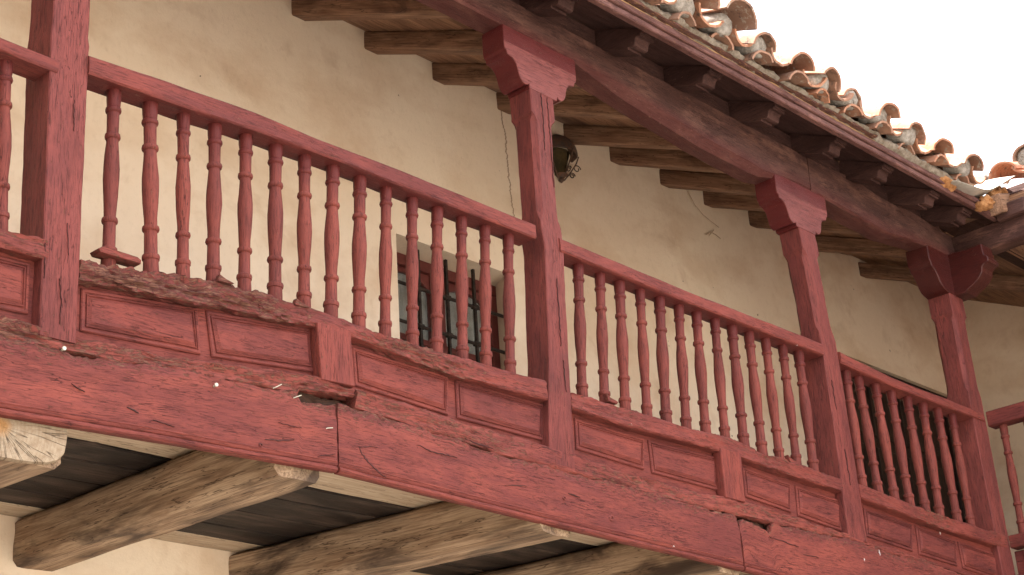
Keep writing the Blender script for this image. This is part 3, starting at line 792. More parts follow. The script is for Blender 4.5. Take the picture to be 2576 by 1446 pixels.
# bay 0 (cut by the left edge of the photo)
w1 = [(x, 0) for x in ()]
def off(bal_x, zt, zb): return []
hb0t = [(-400, -70), (-5, 92), (148, 153)]; hb0b = [(-400, -36), (0, 127), (145, 184)]
lb0t = [(-400, 470), (0, 568), (107, 594)]; lb0b = [(-400, 520), (0, 620), (107, 648)]
def rot0(x, v): return .35 if v > 0 else .25
balustrade('partial railing bay left of the leftmost post', hb0t, hb0b, lb0t, lb0b, 1.2, 2.60,
           [((14, 150), (2, 572)), ((-100, 104), (-118, 540)), ((-214, 60), (-236, 508))],
           [((-200, 590), (-205, 735), (75, 788), (80, 660))], rot0)
bal1 = list(zip([(287, 228), (377, 256), (461, 288), (540, 317), (618, 342), (693, 367), (766, 395), (837, 421), (905, 445), (971, 474), (1036, 495), (1099, 520), (1160, 545), (1219, 568), (1278, 593)],
                [(273, 636), (380, 674), (460, 688), (536, 700), (614, 718), (691, 748), (764, 768), (831, 790), (901, 812), (967, 835), (1036, 860), (1097, 878), (1162, 900), (1221, 917), (1282, 935)]))
def rot1(x, v):
    a = 0
    if x < 3.75: a = .95*min(1, (3.85-x)/.35)
    elif x < 4.75: a = .75*(1-abs((x-4.25)/.5)**2)
    k = .75+.35*noise.noise(Vector((x*4, v, 2)))
    return max(.12, min(1, a*k*(1 if v > -.9 else .8)))
b1 = balustrade('long rotted railing bay between leftmost and middle posts, in front of the window',
    [(225, 140), (420, 205), (640, 282), (800, 350), (1000, 425), (1200, 507), (1368, 574)],
    [(225, 186), (450, 265), (650, 332), (859, 408), (1099, 505), (1367, 608)],
    [(210, 648), (300, 664), (420, 680), (560, 702), (700, 745), (800, 776), (859, 798), (959, 834), (1109, 880), (1294, 936), (1372, 955)],
    [(210, 712), (295, 724), (425, 750), (500, 766), (580, 778), (675, 803), (795, 822), (879, 848), (1009, 898), (1159, 950), (1374, 1006)],
    X1L+.01, X1R, bal1,
    [((209, 722), (206, 830), (509, 890), (500, 772)), ((522, 778), (537, 895), (795, 935), (790, 826)),
     ((889, 870), (896, 968), (1131, 1043), (1131, 945)), ((1149, 952), (1154, 1050), (1371, 1108), (1371, 1015))],
    rot1, ((797, 822), (808, 948), (893, 966), (882, 842)))
# broken block under the first baluster
mb = MB(); q = onY((275, 645), F+.05)
prism(mb, [(-.07, .0), (-.05, .014), (.085, .012), (.10, .004), (.098, -.010), (-.062, -.012)], (q[0], F+.05, q[2]-.004), (1, 0, 0), (0, 0, 1), (0, 1, 0), -.042, .012, 'u', .003, 3, .45)
build(mb, 'base_block', 'red', b1)
# crumbling splinters on the rotten rail
for i, (px, py) in enumerate([(568, 706), (760, 766)]):
    mb = MB(); q = onY((px, py), F+.0)
    prism(mb, [(-.035, 0), (-.028, .017), (.0, .006), (.035, -.002), (.02, -.008), (-.035, -.01)], (q[0], F, q[2]), (1, 0, 0), (0, 0, 1), (0, 1, 0), -.004, .018, 'u', .002, i, .6)
    build(mb, 'splinter', 'red', b1)
bal2 = list(zip([(1453, 660), (1508, 685), (1557, 703), (1608, 722), (1657, 740), (1705, 760), (1750, 780), (1796, 798), (1839, 815), (1882, 834), (1924, 851), (1967, 869), (2007, 885)],
                [(1463, 990), (1519, 1005), (1571, 1022), (1626, 1040), (1674, 1055), (1725, 1073), (1774, 1087), (1823, 1100), (1871, 1118), (1916, 1133), (1960, 1151), (2003, 1162), (2046, 1178)]))
def rot2(x, v):
    a = .3+.5*noise.noise(Vector((x*2.5, 1, 2)))
    return max(.05, min(.8, a*(.6+.5*max(0, v))))
b2 = balustrade('thirteen-baluster railing bay between middle post and next post',
    [(1412, 600), (1716, 727), (2077, 868)], [(1420, 636), (1716, 756), (2076, 896)],
    [(1442, 982), (1559, 1018), (1716, 1070), (1826, 1096), (1926, 1134), (2050, 1180), (2116, 1203)],
    [(1442, 1028), (1559, 1068), (1718, 1108), (1813, 1136), (1866, 1153), (1966, 1188), (2121, 1238)],
    X2L, X2R, bal2,
    [((1449, 1050), (1454, 1128), (1624, 1180), (1624, 1102)), ((1634, 1105), (1644, 1188), (1810, 1233), (1806, 1148)),
     ((1871, 1173), (1879, 1248), (1994, 1288), (1991, 1215)), ((2004, 1220), (2011, 1296), (2120, 1335), (2118, 1258))],
    rot2, ((1812, 1136), (1824, 1245), (1874, 1258), (1864, 1150)))
for i, (px, py) in enumerate([(1536, 1008), (1990, 1160)]):
    mb = MB(); q = onY((px, py), F+.02)
    prism(mb, [(-.04, .024), (-.02, .012), (.04, .0), (.03, -.012), (-.03, -.01)], (q[0], F+.02, q[2]), (1, 0, 0), (0, 0, 1), (0, 1, 0), -.012, .012, 'u', .002, i, .4)
    build(mb, 'splinter', 'red', b2)
bal3 = list(zip([(2126, 935), (2158, 953), (2200, 970), (2240, 988), (2281, 1003), (2320, 1019), (2357, 1034), (2394, 1049)],
                [(2168, 1215), (2209, 1233), (2250, 1248), (2288, 1265), (2327, 1278), (2363, 1290), (2408, 1308), (2442, 1318)]))
b3 = balustrade('short railing bay beside the corner post, in front of the dark doorway',
    [(2101, 880), (2246, 951), (2461, 1035)], [(2113, 912), (2246, 972), (2461, 1055)],
    [(2163, 1215), (2366, 1293), (2523, 1343)], [(2166, 1253), (2366, 1328), (2526, 1378)],
    X3L, X3R+.09, bal3,
    [((2176, 1276), (2184, 1348), (2299, 1386), (2296, 1318)), ((2306, 1320), (2316, 1393), (2411, 1423), (2406, 1358)), ((2413, 1361), (2426, 1428), (2516, 1458), (2509, 1392))],
    rot2)

# wing: railing running towards the viewer from the corner post
wg = empty('balustrade', (XC+.05, F-.8, SB), 'railing of the side wing, at the right edge beyond the corner post', 'balustrade', 'balustrade bays')
def ybeam(name, mat, z0, z1, x0, x1, ya, yb, parent, amp=.002, bev=.006, rot=0):
    mb = MB(); beam(mb, ((x0+x1)/2, ya, (z0+z1)/2), ((x0+x1)/2, yb, (z0+z1)/2), (0, 0, 1), x1-x0, z1-z0, bev, amp, 3, .05)
    mb.r = [rot]*len(mb.v)
    return build(mb, name, mat, parent, smooth=45)
ybeam('handrail', 'red', 2.862, 2.958, XC, XC+.1, F-.002, F-9, wg)
ybeam('lower_rail', 'red', 2.115, 2.19, XC, XC+.1, F-.002, F-9, wg, rot=.2)
mb = MB()
ybeam('backing_board', 'red', 1.95, 2.10, XC+.045, XC+.065, F-.002, F-9, wg)
for i in range(5):
    yb = float(onX((2521, 1062), XC+.055)[1])-.155*i
    mb = MB(); lathe(mb, (XC+.055, yb+.0, 2.18), (XC+.055, yb, 2.875), BPROF, 14); build(mb, 'baluster', 'baluster', wg, smooth=50)
for i in range(3):
    ya = F-.06-i*.9; yb = ya-.8; mb = MB()
    prism(mb, [(ya, 1.985), (yb, 1.985), (yb, 2.095), (ya, 2.095)], (0, 0, 0), (0, 1, 0), (0, 0, 1), (1, 0, 0), XC+.03, XC+.046, 'u', .012); build(mb, 'raised_panel', 'red', wg)
sb = MB(); beam(sb, (XC+.045, F-.0, 1.80), (XC+.045, F-9, 1.80), (0, 0, 1), .09, .31, .006, .003, 6, .05)
tag(build(sb, 'edge_beam', 'redbeam', smooth=50), 'red edge beam of the side wing at the bottom right corner', 'beam', 'boards of the edge beam')

# ------------------------------------------------------------------ wall plates (upper beams)
def plate(name, label, x0, x1, zbf, ztf, mat='plate', seed=1.0, amp=.005):
    mb = MB(); R_, G_ = [], []; N = int((x1-x0)/.03)
    for i in range(N+1):
        x = x0+(x1-x0)*i/N; zb, zt, ch = zbf(x), ztf(x), .012+.03*max(0, min(1, (x-5.35)/.4))*max(0, min(1, (7.1-x)/.3))
        ya, yb = F+.0, F+.135
        prof = [(ya, zt), (ya, zt*.7+zb*.3), (ya, zt*.4+zb*.6), (ya, zb+ch), (ya+ch, zb), ((ya+yb)/2, zb), (yb-.01, zb), (yb, zb+.01), (yb, (zb+zt)/2), (yb, zt), ((ya+yb)/2, zt)]
        r1, g1 = [], []
        for j, (y, z) in enumerate(prof):
            d = noise.noise(Vector((x*1.7+seed, y*9, z*9)))*amp+noise.noise(Vector((x*7+seed, y*30, z*30)))*amp*.35
            r1.append((x, y+d*(1 if y < F+.05 else -1), z+d)); g1.append((x+seed, y, z))
        R_.append(r1); G_.append(g1)
    mb.rings(R_, G_)
    o = build(mb, name, mat, smooth=35, shade_gloss=lambda p, g_: (.4 if g_[2] < zbf(p[0])+.045 else 0)); return tag(o, label, 'beam', 'upper beams carried by the capitals')
pz = lambda pts: (lambda x: float(np.interp(x, [p[0] for p in pts], [p[1] for p in pts])))
PJ = 7.385
plate('upper_beam', 'long mauve brown upper beam resting on the middle post capital', XL, PJ-.004, pz([(0, 3.995), (5.35, 3.992), (5.8, 3.94), (6.4, 3.885), (6.9, 3.875), (7.15, 3.925), (7.4, 3.93)]), lambda x: 4.142)
plate('upper_beam', 'short rough-hewn upper beam from the third post to the corner', PJ+.004, XC-.02, pz([(7.3, 3.93), (7.6, 3.925), (8.2, 3.90), (8.7, 3.965), (9.05, 3.965)]), lambda x: 4.150-.02*max(0, x-7.8)+.01*sin(x*9), seed=9, amp=.011)
mb = MB(); beam(mb, (XC+.055, F+.02, 4.045), (XC+.055, F-9, 4.045), (0, 0, 1), .13, .165, .012, .008, 5, .04)
tag(build(mb, 'upper_beam', 'plate', smooth=35), 'upper beam of the side wing leading off to the right edge', 'beam', 'upper beams carried by the capitals')

# ------------------------------------------------------------------ rafters with carved tails
SL = (4.919-4.14)/1.70
def zr(y): return 4.14+(y-F)*SL          # underside of the rafters
RH = .118
def rafter(x_w, x_f, wd, label, tail=True, seed=0):
    dx = (x_f-x_w)
    org = ((x_w+x_f)/2, F, zr(F))
    ro = empty('rafter', (x_f, F, zr(F)), label, 'rafter', 'roof rafters with carved tails')
    mb = MB()
    beam(mb, (x_f+wd/2, F+.045, zr(F+.045)+RH/2-.001), (x_w+wd/2, WY+.15, zr(WY+.15)+RH/2-.001), (0, 0, 1), wd, RH*.912, .007, .004, 3, .05, seed=seed*7.3)
    build(mb, 'timber', 'rafter', ro, smooth=45)
    if tail:
        mb = MB()
        ext = .155
        def P_(d, dz): return (F-d, zr(F-d)+dz)       # d: overhang beyond the front, dz above the underside
        out = [P_(-.05, RH), P_(-.05, -.002), P_(.10, -.004), P_(ext, .0), P_(ext+.002, .013), P_(ext+.016, .013), P_(ext+.030, .016), P_(ext+.041, .024), P_(ext+.047, .036), P_(ext+.049, .050), P_(ext+.053, .062), P_(ext+.062, .071), P_(ext+.074, .075), P_(ext+.084, .077), P_(ext+.085, .090), P_(ext+.095, .094), P_(ext+.100, RH-.001)]
        prism(mb, out, (x_f, 0, 0), (0, 1, 0), (0, 0, 1), (1, 0, 0), 0, wd, 'u', .003, seed*3.7)
        build(mb, 'tail', 'tail', ro, smooth=30)
    return ro
xw_ = [5.065, 5.602, 6.143, 6.700, 7.329, 7.792, 8.334, 8.84, 9.40, 10.05]
xf_ = [5.040, 5.592, 6.138, 6.707, 7.299, 7.80, 8.33, 8.72, 0, 0]
lab = ['rafter at the very top of the photo, its side cut by the frame',
       'topmost rafter seen complete, meeting the wall left of the middle capital',
       'short visible rafter end directly left of the middle capital, second complete one down',
       'stub of rafter behind the middle post, right above the wall crack',
       'rafter directly above the wall lamp, right of the middle post',
       'black stained rafter just right of the wall lamp',
       'reddish brown rafter above the cobweb, midway between lamp and third post',
       'rafter just left of the third post capital, lowest before the post']
for k in range(8):
    rafter(xw_[k], xf_[k], .105, lab[k], seed=k+1)
for k, (a, l_) in enumerate(((9.40, 'short rafter right of the third post capital, above the doorway'), (10.05, 'stub of rafter over the doorway beside the corner capital'), (10.9, 'rafter hidden mostly behind the corner post capital'))):
    ro = empty('rafter', (a, WY-.9, zr(WY-.9)), l_, 'rafter', 'roof rafters with carved tails')
    mb = MB(); beam(mb, (a-.25+.05, F+.15, zr(F+.15)+RH/2-.001), (a+.05, WY+.15, zr(WY+.15)+RH/2-.001), (0, 0, 1), .105, RH*.912, .007, .004, 3, .05)
    build(mb, 'timber', 'rafter', ro, smooth=45)
# wing rafters
for k in range(3, 6):
    yy = 5.47-.5*k
    mb = MB(); xs_ = XC-.12 if yy-.05 < F else XC+.2+(yy-F)*1.3; beam(mb, (xs_, yy-.05, 4.15+RH/2-.03+(xs_-XC+.12)*.313), (XW+.1, yy-.05, 5.17+RH/2), (0, 0, 1), .105, RH, .007, .004, 3, .08)
    ro = build(mb, 'rafter', 'rafter', smooth=45)
    tag(ro, 'rafter of the side wing roof, behind the right-hand upper beam', 'rafter', 'rafters of the side wing')

# ------------------------------------------------------------------ main roof: boarding, fascia laths, mortar, tiles
roof = empty('tiled_roof', (6, F-.3, 4.2), 'old clay tiled roof over the main gallery with boarded eaves', 'roof')
# sheathing boards above the rafters
yb_ = F-.30; i = 0
while yb_ < WY+.2:
    wd = random.uniform(.13, .19) if yb_ > F-.02 else .155
    za = zr(yb_)+RH+.002; zb2 = zr(yb_+wd)+RH+.002; x1_ = XC+1.6 if yb_ > F else XC-.03
    mb = MB(); sd_ = random.uniform(0, 90); j = random.uniform(0, .004)
    prism(mb, [(yb_+.002, za+j), (yb_+wd+.012, zb2+j-.001), (yb_+wd+.012, zb2+.02), (yb_+.002, za+.022)], (0, 0, 0), (0, 1, 0), (0, 0, 1), (1, 0, 0), XL, x1_, 'w', .003, sd_)
    build(mb, 'roof_board', 'board' if yb_ > F+.02 else 'tail', roof)
    yb_ += wd; i += 1
# boarding at the corner beyond
mb = MB(); prism(mb, [(F+.0, zr(F)+RH+.03), (WY+.6, zr(WY+.6)+RH+.03), (WY+.6, zr(WY+.6)+RH+.08), (F+.0, zr(F)+RH+.08)], (0, 0, 0), (0, 1, 0), (0, 0, 1), (1, 0, 0), XC-.2, XW+.2, 'w', .003)
build(mb, 'roof_board', 'board', roof)
# blocking above the plate between the tails
mb = MB(); box(mb, (XL, F+.035, 4.139), (XC-.1, F+.055, 4.262), .002, 'x'); build(mb, 'blocking_board', 'tail', roof)
fz = lambda x: 4.088+.012*(x-5)/4*3
mb = MB(); strip(mb, XL, 9.04, lambda x: fz(x)+.034, fz, F-.318, F-.282, .0018, .005, None, .03, 3, freq=6); build(mb, 'fascia', 'fascia', roof, smooth=40)
mb = MB(); strip(mb, XL, 8.98, lambda x: fz(x)+.074, lambda x: fz(x)+.036, F-.330, F-.290, .0018, .005, lambda x, v: .15 if v > .5 else 0, .03, 3, freq=6); build(mb, 'fascia_lath', 'fascia', roof, smooth=40)
mb = MB(); strip(mb, XL, 7.75, lambda x: fz(x)+.077+.013*min(1, max(0, noise.noise(Vector((x*1.3, 4, 0)))*3-.15+1.5*noise.noise(Vector((x*9, 4, 0))))), lambda x: fz(x)+.075, F-.322, F-.27, .002, .003, None, .03, 2); build(mb, 'bare_lath', 'yellow', roof, smooth=40)
mb = MB(); strip(mb, XL, 7.62, lambda x: fz(x)+.106, lambda x: fz(x)+.0885, F-.345, F-.28, .002, .003, lambda x, v: .35, .02, 2); build(mb, 'fascia_lath', 'fascia', roof, smooth=40)
mb = MB(); box(mb, (XC-.32, F-.27, 4.245), (XC+.5, F+.12, 4.275), .003, 'x'); build(mb, 'corner_soffit', 'tail', roof)
mb = MB(); box(mb, (XC+.0, F-5, 4.16), (XC+.12, F-.28, 4.19), .003, 'y'); build(mb, 'corner_soffit', 'tail', roof)
# mortar bed, lumpy
mb = MB(); R_, G_ = [], []
x0_, x1_ = 4.0, 8.55; N = 420
for i in range(N+1):
    x = x0_+(x1_-x0_)*i/N; top = 4.235+.01*(x-6)/3; bot = fz(x)+(.105 if x < 7.6 else .073)
    r1 = []
    for (y, z) in ((F-.325, bot), (F-.345, bot*.6+top*.4), (F-.33, top), (F-.20, top+.035), (F-.1, top+.05), (F-.1, zr(F-.1)+RH+.028), (F-.26, zr(F-.26)+RH+.028)):
        d = noise.noise(Vector((x*11, y*14, z*16)))*.016+noise.noise(Vector((x*34, y*40, z*40)))*.008
        r1.append((x, y-(d+.004 if y < F-.28 else 0), z+(d*.4 if z > bot+.01 else 0)))
    R_.append(r1); G_.append(r1)
mb.rings(R_, G_); build(mb, 'mortar_bed', 'mortar', roof, smooth=60)

def tile_mesh(r0, r1, L, th=.013, arc=1.0, seed=0, convex=True):
    """half-round tile along +Y of length L; end radius r0 (front) to r1 (back)"""
    mb = MB(); n = 14; R_, G_ = [], []
    rows = 10
    for i in range(rows+1):
        t = i/rows; r_ = r0+(r1-r0)*t
        ring = []
        for (rr, rev) in ((r_, False), (r_-th, True)):
            seq = range(n+1) if not rev else range(n, -1, -1)
            for k in seq:
                a = pi*(.5-.5*arc)+pi*arc*k/n
                e = nz((cos(a)*3, t*2, sin(a)*3), 1.6, seed)*.0035
                yy = t*L + (nz((k*.4, 0, 0), 1.0, seed+3)*.007 if i == 0 else 0)
                ring.append((cos(a)*(rr+e), yy, sin(a)*(rr*.86+e)*(1 if convex else -1)))
        R_.append(ring); G_.append([(p[0]+seed, p[1], p[2]) for p in ring])
    return mb.rings(R_, G_)
ang = math.atan(SL)
ca, sa = cos(ang), sin(ang)
def place(mb, org, yaw=0.0, pitch=ang, roll=0.0):
    Mx = Matrix.Translation(Vector(org)) @ Matrix.Rotation(yaw, 4, 'Z') @ Matrix.Rotation(pitch, 4, 'X') @ Matrix.Rotation(roll, 4, 'Y')
    mb.v = [tuple(Mx @ Vector(v)) for v in mb.v]; return mb
cov = [6.09-.62-.31*3, 6.09-.62-.62, 6.09-.62-.31, 6.09-.62, 6.09-.31, 6.09, 6.385, 6.705, 6.975, 7.265, 7.575, 7.885, 8.20, 8.53]
yt = F-.435
def plug(r, org, seed, mat='mortarpale', parent=None, yaw=0):
    mb = MB(); R_, G_ = [], []; n = 18
    for i, (rad, y) in enumerate(((1.0, .10), (1.0, .0), (.75, -.014), (.4, -.020), (.05, -.022))):
        ring = []
        for k in range(n):
            a = 2*pi*k/n; zz = sin(a)*r*rad*.84
            if zz < -.035: zz = -.035+(zz+.035)*.5
            e = nz((cos(a)*2, rad*2, sin(a)*2), 2, seed)*.010
            ring.append((cos(a)*r*rad+e*.5, y+nz((cos(a)*3, rad*5, sin(a)*3), 2, seed+4)*.008, zz+e*.5))
        R_.append(ring); G_.append([(p[0]+seed, p[1], p[2]) for p in ring])
    mb.rings(R_, G_); place(mb, org, yaw); return build(mb, 'mortar_plug', mat, parent, smooth=60)
for i, x in enumerate(cov):
    rz = random.uniform(-.14, .14); dz = random.uniform(-.014, .010); zc = 4.255+.012*(x-6)/2.5+dz
    big = i in (4, 5)
    mb = tile_mesh(.098+(.02 if big else 0), .085, .42, .014, .98, seed=i*1.7)
    place(mb, (x, yt+random.uniform(-.035, .035)-(.06 if big else 0), zc+(.022 if big else .008)), rz, ang+random.uniform(-.06, .05), random.uniform(-.22, .22)); build(mb, 'cover_tile', 'claydark' if i % 2 else 'clay', roof, smooth=50)
    if i % 5 != 2: plug(.076, (x-.004, yt+.045, zc+.012+.02), i*2.3, 'mortarpale', roof)
    # channel tile between covers
    xc = x+.155
    if i < len(cov)-1 or True:
        mb = tile_mesh(.105, .095, .45, .014, .86, seed=i*2.9+1, convex=False)
        place(mb, (xc, yt+.0+random.uniform(-.02, .02), zc+.085-.025), random.uniform(-.12, .12), ang, random.uniform(-.2, .2)); build(mb, 'channel_tile', 'clay' if i % 3 else 'claydark', roof, smooth=50)
    # lower course piece under each cover
    mb = tile_mesh(.088, .08, .22, .013, .80, seed=i*3.1+2)
    place(mb, (x+.01, yt+.055+random.uniform(-.03, .03), zc-.072), random.uniform(-.2, .2), ang*.7, random.uniform(-.2, .2)); build(mb, 'under_tile', 'clay', roof, smooth=50)
# higher courses
for row in range(1, 4):
    mb = MB()
    for i, x in enumerate(cov[3:]):
        t_ = tile_mesh(.092, .082, .42, .014, .98, seed=i+row*9); place(t_, (x, yt+.34*row*ca, 4.285+.34*row*sa), 0); mb.add(t_.v, t_.f, t_.g)
        t_ = tile_mesh(.10, .09, .42, .014, .86, seed=i+row*5, convex=False); place(t_, (x+.155, yt+.34*row*ca, 4.33+.34*row*sa), 0); mb.add(t_.v, t_.f, t_.g)
    build(mb, 'tile_course', 'clay', roof, smooth=50)
mb = MB(); prism(mb, [(F-.2, zr(F-.2)+RH+.035), (WY+3, zr(WY+3)+RH+.035), (WY+3, zr(WY+3)+RH+.09), (F-.2, zr(F-.2)+RH+.09)], (0, 0, 0), (0, 1, 0), (0, 0, 1), (1, 0, 0), XL-3, XC-.35, 'w', .003)
build(mb, 'roof_bed', 'mortar', roof)
mb = MB(); prism(mb, [(F+.3, zr(F+.3)+RH+.095), (WY+3, zr(WY+3)+RH+.095), (WY+3, zr(WY+3)+RH+.12), (F+.3, zr(F+.3)+RH+.12)], (0, 0, 0), (0, 1, 0), (0, 0, 1), (1, 0, 0), XL-3, XW+.2, 'w', .003)
build(mb, 'roof_bed', 'mortar', roof)

# valley sheet
VP = [(1210, 660), (1500, 740), (1740, 830), (1870, 862), (2000, 820), (2200, 690), (2350, 605)]
VL = [(1270, 850), (1450, 960), (1600, 1035), (1660, 1045), (1760, 1010), (2000, 850), (2350, 630)]
z6 = lambda p: ((3500+p[0]/4.131)*.6287, (550+p[1]/4.131)*.6287)
mb = MB()
tops = [onY(z6(p), F-y) for p, y in zip(VP, (.40, .41, .43, .45, .50, .58, .66))]
bots = [onY(z6(p), F-y) for p, y in zip(VL, (.31, .31, .32, .33, .37, .45, .60))]
for k_, xt_, xb_ in ((3, 8.90, 8.93), (4, 8.92, 8.97), (5, 8.95, 9.0), (6, 8.97, 9.0)):
    tops[k_] = onX(z6(VP[k_]), xt_); bots[k_] = onX(z6(VL[k_]), xb_)
R_ = []
for k in range(7):
    a, b = Vector(tops[k]), Vector(bots[k]); back = b+Vector((.30, .45, .22)); up2 = a+Vector((.3, .45, .22))
    R_.append((a, b, b*.999+Vector((.2, .3, .16))))
vs = [p for r_ in R_ for p in r_]; fs = []
for k in range(6):
    for j in range(2): fs.append((k*3+j, k*3+j+1, k*3+j+4, k*3+j+3))
mb.add(vs, fs, vs)
vo = build(mb, 'valley_flashing', 'zinc', roof, smooth=80)
sm = vo.modifiers.new('s', 'SOLIDIFY'); sm.thickness = .006; sm.offset = 0
ss = vo.modifiers.new('ss', 'SUBSURF'); ss.levels = 2; ss.render_levels = 2
def lump(name, c, rx, ry, rz_, mat, parent, seed, amp=.35, n=16):
    mb = MB(); R_ = []
    for i in range(n+1):
        th = pi*i/n; ring = []
        for k in range(n*2):
            a = pi*k/n; d = Vector((sin(th)*cos(a), sin(th)*sin(a), cos(th)))
            s_ = 1+noise.noise(d*2.2+Vector((seed, 0, 0)))*amp+noise.noise(d*6+Vector((0, seed, 0)))*amp*.5
            ring.append((c[0]+d.x*rx*s_, c[1]+d.y*ry*s_, c[2]+d.z*rz_*s_))
        R_.append(ring)
    mb.rings(R_, [[tuple(p) for p in r_] for r_ in R_], caps=False); return build(mb, name, mat, parent, smooth=60)
q = onY(z6((1120, 770)), F-.30); lump('filler_foam', q, .10, .06, .035, 'foam', roof, 3)
q = onY(z6((1210, 820)), F-.31); lump('filler_foam', q, .05, .04, .03, 'foam', roof, 5)
for (a, b_, s_) in ((1820, 1080, .055), (1960, 980, .055), (2060, 930, .05), (1750, 1130, .035)):
    q = onY(z6((a, b_)), F-.34); lump('filler_foam', q, s_, .05, s_*.8, 'foam', roof, a*.01)

# ------------------------------------------------------------------ wing roof
wr = empty('tiled_roof', (XC-.2, F-1.5, 4.3), 'side wing roof at the right edge with sunlit tiles above the metal valley', 'roof')
ws = math.atan((5.16-4.14)/3.1)
# eave fascia of the wing: boxed dark boards
mb = MB(); beam(mb, (XC-.03, F-.33, 4.150), (XC-.03, F-3, 4.150), (0, 0, 1), .05, .10, .01, .006, 4, .04); build(mb, 'fascia', 'plate', wr, smooth=40)
mb = MB(); beam(mb, (XC+.03, F-.24, 4.245), (XC+.03, F-3, 4.245), (0, 0, 1), .03, .075, .006, .004, 3, .05); build(mb, 'fascia_lath', 'tail', wr, smooth=40)
mb = MB(); beam(mb, (XC+.10, F-.2, 4.325), (XC+.10, F-3, 4.325), (0, 0, 1), .05, .06, .01, .006, 4, .04); build(mb, 'fascia_lath', 'tail', wr, smooth=40)
mb = MB(); box(mb, (XC+.1, -5, 1.84), (XW-.004, F, 1.90), .002, 'y'); build(mb, 'gallery_boards', 'board', wg)
for k in range(1):
    mb = MB(); prism(mb, [(XC+.0, 4.20), (XW+4, 4.20+tan_ if False else 4.20+(XW+4-XC)*math.tan(ws)), (XW+4, 4.26+(XW+4-XC)*math.tan(ws)), (XC+.0, 4.26)], (0, 0, 0), (1, 0, 0), (0, 0, 1), (0, 1, 0), -5, F-.0, 'w', .003)
    build(mb, 'roof_board', 'board', wr)
    mb = MB(); prism(mb, [(XC+1.2, 4.26+1.2*math.tan(ws)), (XW+4, 4.262+(XW+4-XC)*math.tan(ws)), (XW+4, 4.30+(XW+4-XC)*math.tan(ws)), (XC+1.2, 4.30+1.2*math.tan(ws))], (0, 0, 0), (1, 0, 0), (0, 0, 1), (0, 1, 0), -5, F-.02, 'w', .003)
    build(mb, 'roof_bed', 'mortarpale', wr)
mb = MB(); prism(mb, [(XC+.05, 4.27), (XW+.1, 4.27), (XW+.1, 4.24+(XW+.1-XC)*math.tan(ws)), (XC+.05, 4.275)], (0, 0, 0), (1, 0, 0), (0, 0, 1), (0, 1, 0), F-.05, F+.04, 'u', .002)
build(mb, 'valley_board', 'board', wr)
for row in range(3):
    for i in range(7):
        yy = 3.96-.31*i; x = XC-.13+.34*row*cos(ws); z = 4.40+.34*row*sin(ws)
        if row == 0 and i == 0: continue
        mb = tile_mesh(.098, .085, .42, .014, .98, seed=i*1.9+row*7)
        place(mb, (x, yy, z), -pi/2, ws, random.uniform(-.06, .06)); build(mb, 'cover_tile', 'clay', wr, smooth=50)
        if row == 0: plug(.078, (x+.03, yy, z+.015), i*3.3, 'mortarpale', wr, -pi/2)
        mb = tile_mesh(.105, .095, .45, .014, .86, seed=i*2.2+row*5, convex=False)
        place(mb, (x, yy-.155, z+.055), -pi/2, ws, random.uniform(-.06, .06)); build(mb, 'channel_tile', 'clay', wr, smooth=50)
for (a, b_, s_, sd_) in ((1700, 740, .05, 1), (1830, 760, .06, 2), (1960, 650, .05, 3), (2080, 640, .07, 4), (1780, 690, .04, 5), (2150, 560, .06, 6)):
    q = onY(z6((a, b_)), F-.05); lump('mortar_lump', q, s_, s_, s_*.7, 'mortarpale', wr, sd_, .5)

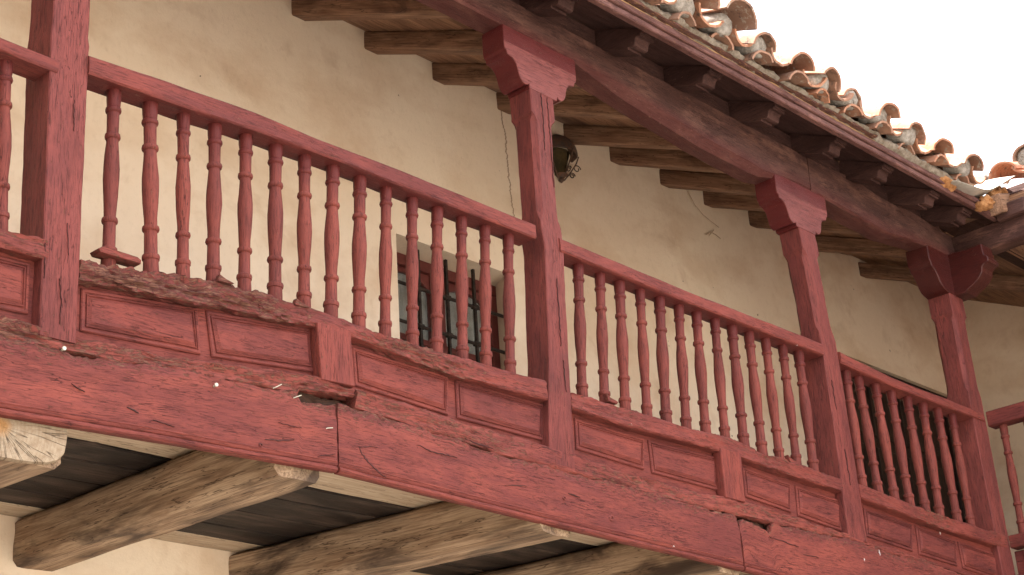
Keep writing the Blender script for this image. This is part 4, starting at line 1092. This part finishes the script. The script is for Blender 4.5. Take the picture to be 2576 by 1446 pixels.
# ------------------------------------------------------------------ wrought iron wall lamp
lx, lz = 7.24, 4.75
lamp = empty('wall_lamp', (lx, WY, lz), 'rusty wrought iron half-lantern with scrolls, on the wall right of the middle post', 'wall lamp')
mb = MB(); R_ = []
for i in range(9):
    t = i/8; z = 4.905-.13*t**1.6; r_ = .03+.112*sin(t*pi/2)
    R_.append([(lx+cos(pi*k/16)*r_, WY-.005-sin(pi*k/16)*r_*.85, z) for k in range(17)]+[(lx+cos(pi*k/16)*(r_-.008), WY-.005-sin(pi*k/16)*(r_-.008)*.85, z-.004) for k in range(16, -1, -1)])
mb.rings(R_, R_); build(mb, 'hood', 'rust', lamp, smooth=50)
mb = MB(); R_ = []
for i in range(7):
    t = i/6; z = 4.79-.17*t; r_ = .085-.045*t
    R_.append([(lx+cos(pi*k/8)*r_, WY-.005-sin(pi*k/8)*r_*.85, z) for k in range(9)])
mb.rings(R_, R_); build(mb, 'lantern_glass', 'lampglass', lamp, smooth=50)
for a in (.12, .5, .88):
    d = Vector((cos(pi*a), -sin(pi*a)*.85, 0)); pts = []
    for k in range(30):
        t = k/29; th = t*2.2*pi; rr = .028*(1-t*.6)
        pts.append(Vector((lx, WY-.01, 4.72))+d*(.135+rr*cos(th))+Vector((0, 0, rr*sin(th)-.02)))
    mb = MB(); tube(mb, pts, .004, 6)
    tube(mb, [Vector((lx, WY-.01, 4.79))+d*.155, Vector((lx, WY-.01, 4.74))+d*.135, Vector((lx, WY-.01, 4.66))+d*.08, Vector((lx, WY-.01, 4.60))+d*.03], .005, 6)
    pts = [Vector((lx, WY-.01, 4.645))+d*(.095+.022*cos(t*.4)*(1-t/30))+Vector((0, 0, .022*sin(t*.4)*(1-t/30))) for t in range(22)]
    tube(mb, pts, .004, 6); build(mb, 'scroll', 'rust', lamp, smooth=50)
mb = MB(); lathe(mb, (lx, WY-.02, 4.575), (lx, WY-.02, 4.63), [(0, .004), (.3, .02), (.6, .014), (1, .045)], 12); build(mb, 'finial', 'rust', lamp)

# cobweb rags on the plaster
mb = MB()
for pts, r_ in (([(1712, 452), (1728, 480), (1745, 512), (1768, 540), (1790, 558), (1808, 572)], .0022), ([(1722, 458), (1735, 490), (1750, 520)], .0018), ([(1775, 590), (1788, 584), (1800, 590), (1812, 600)], .003), ([(1783, 592), (1795, 578)], .0035)):
    tube(mb, [onY(p, WY-.012) for p in pts], r_, 5)
tag(build(mb, 'cobweb', 'iron2', smooth=60), 'thin brown cobweb strands hanging on the plaster left of the third post', 'cobweb')

for o in bpy.data.objects:
    if '_o' in o: del o['_o']
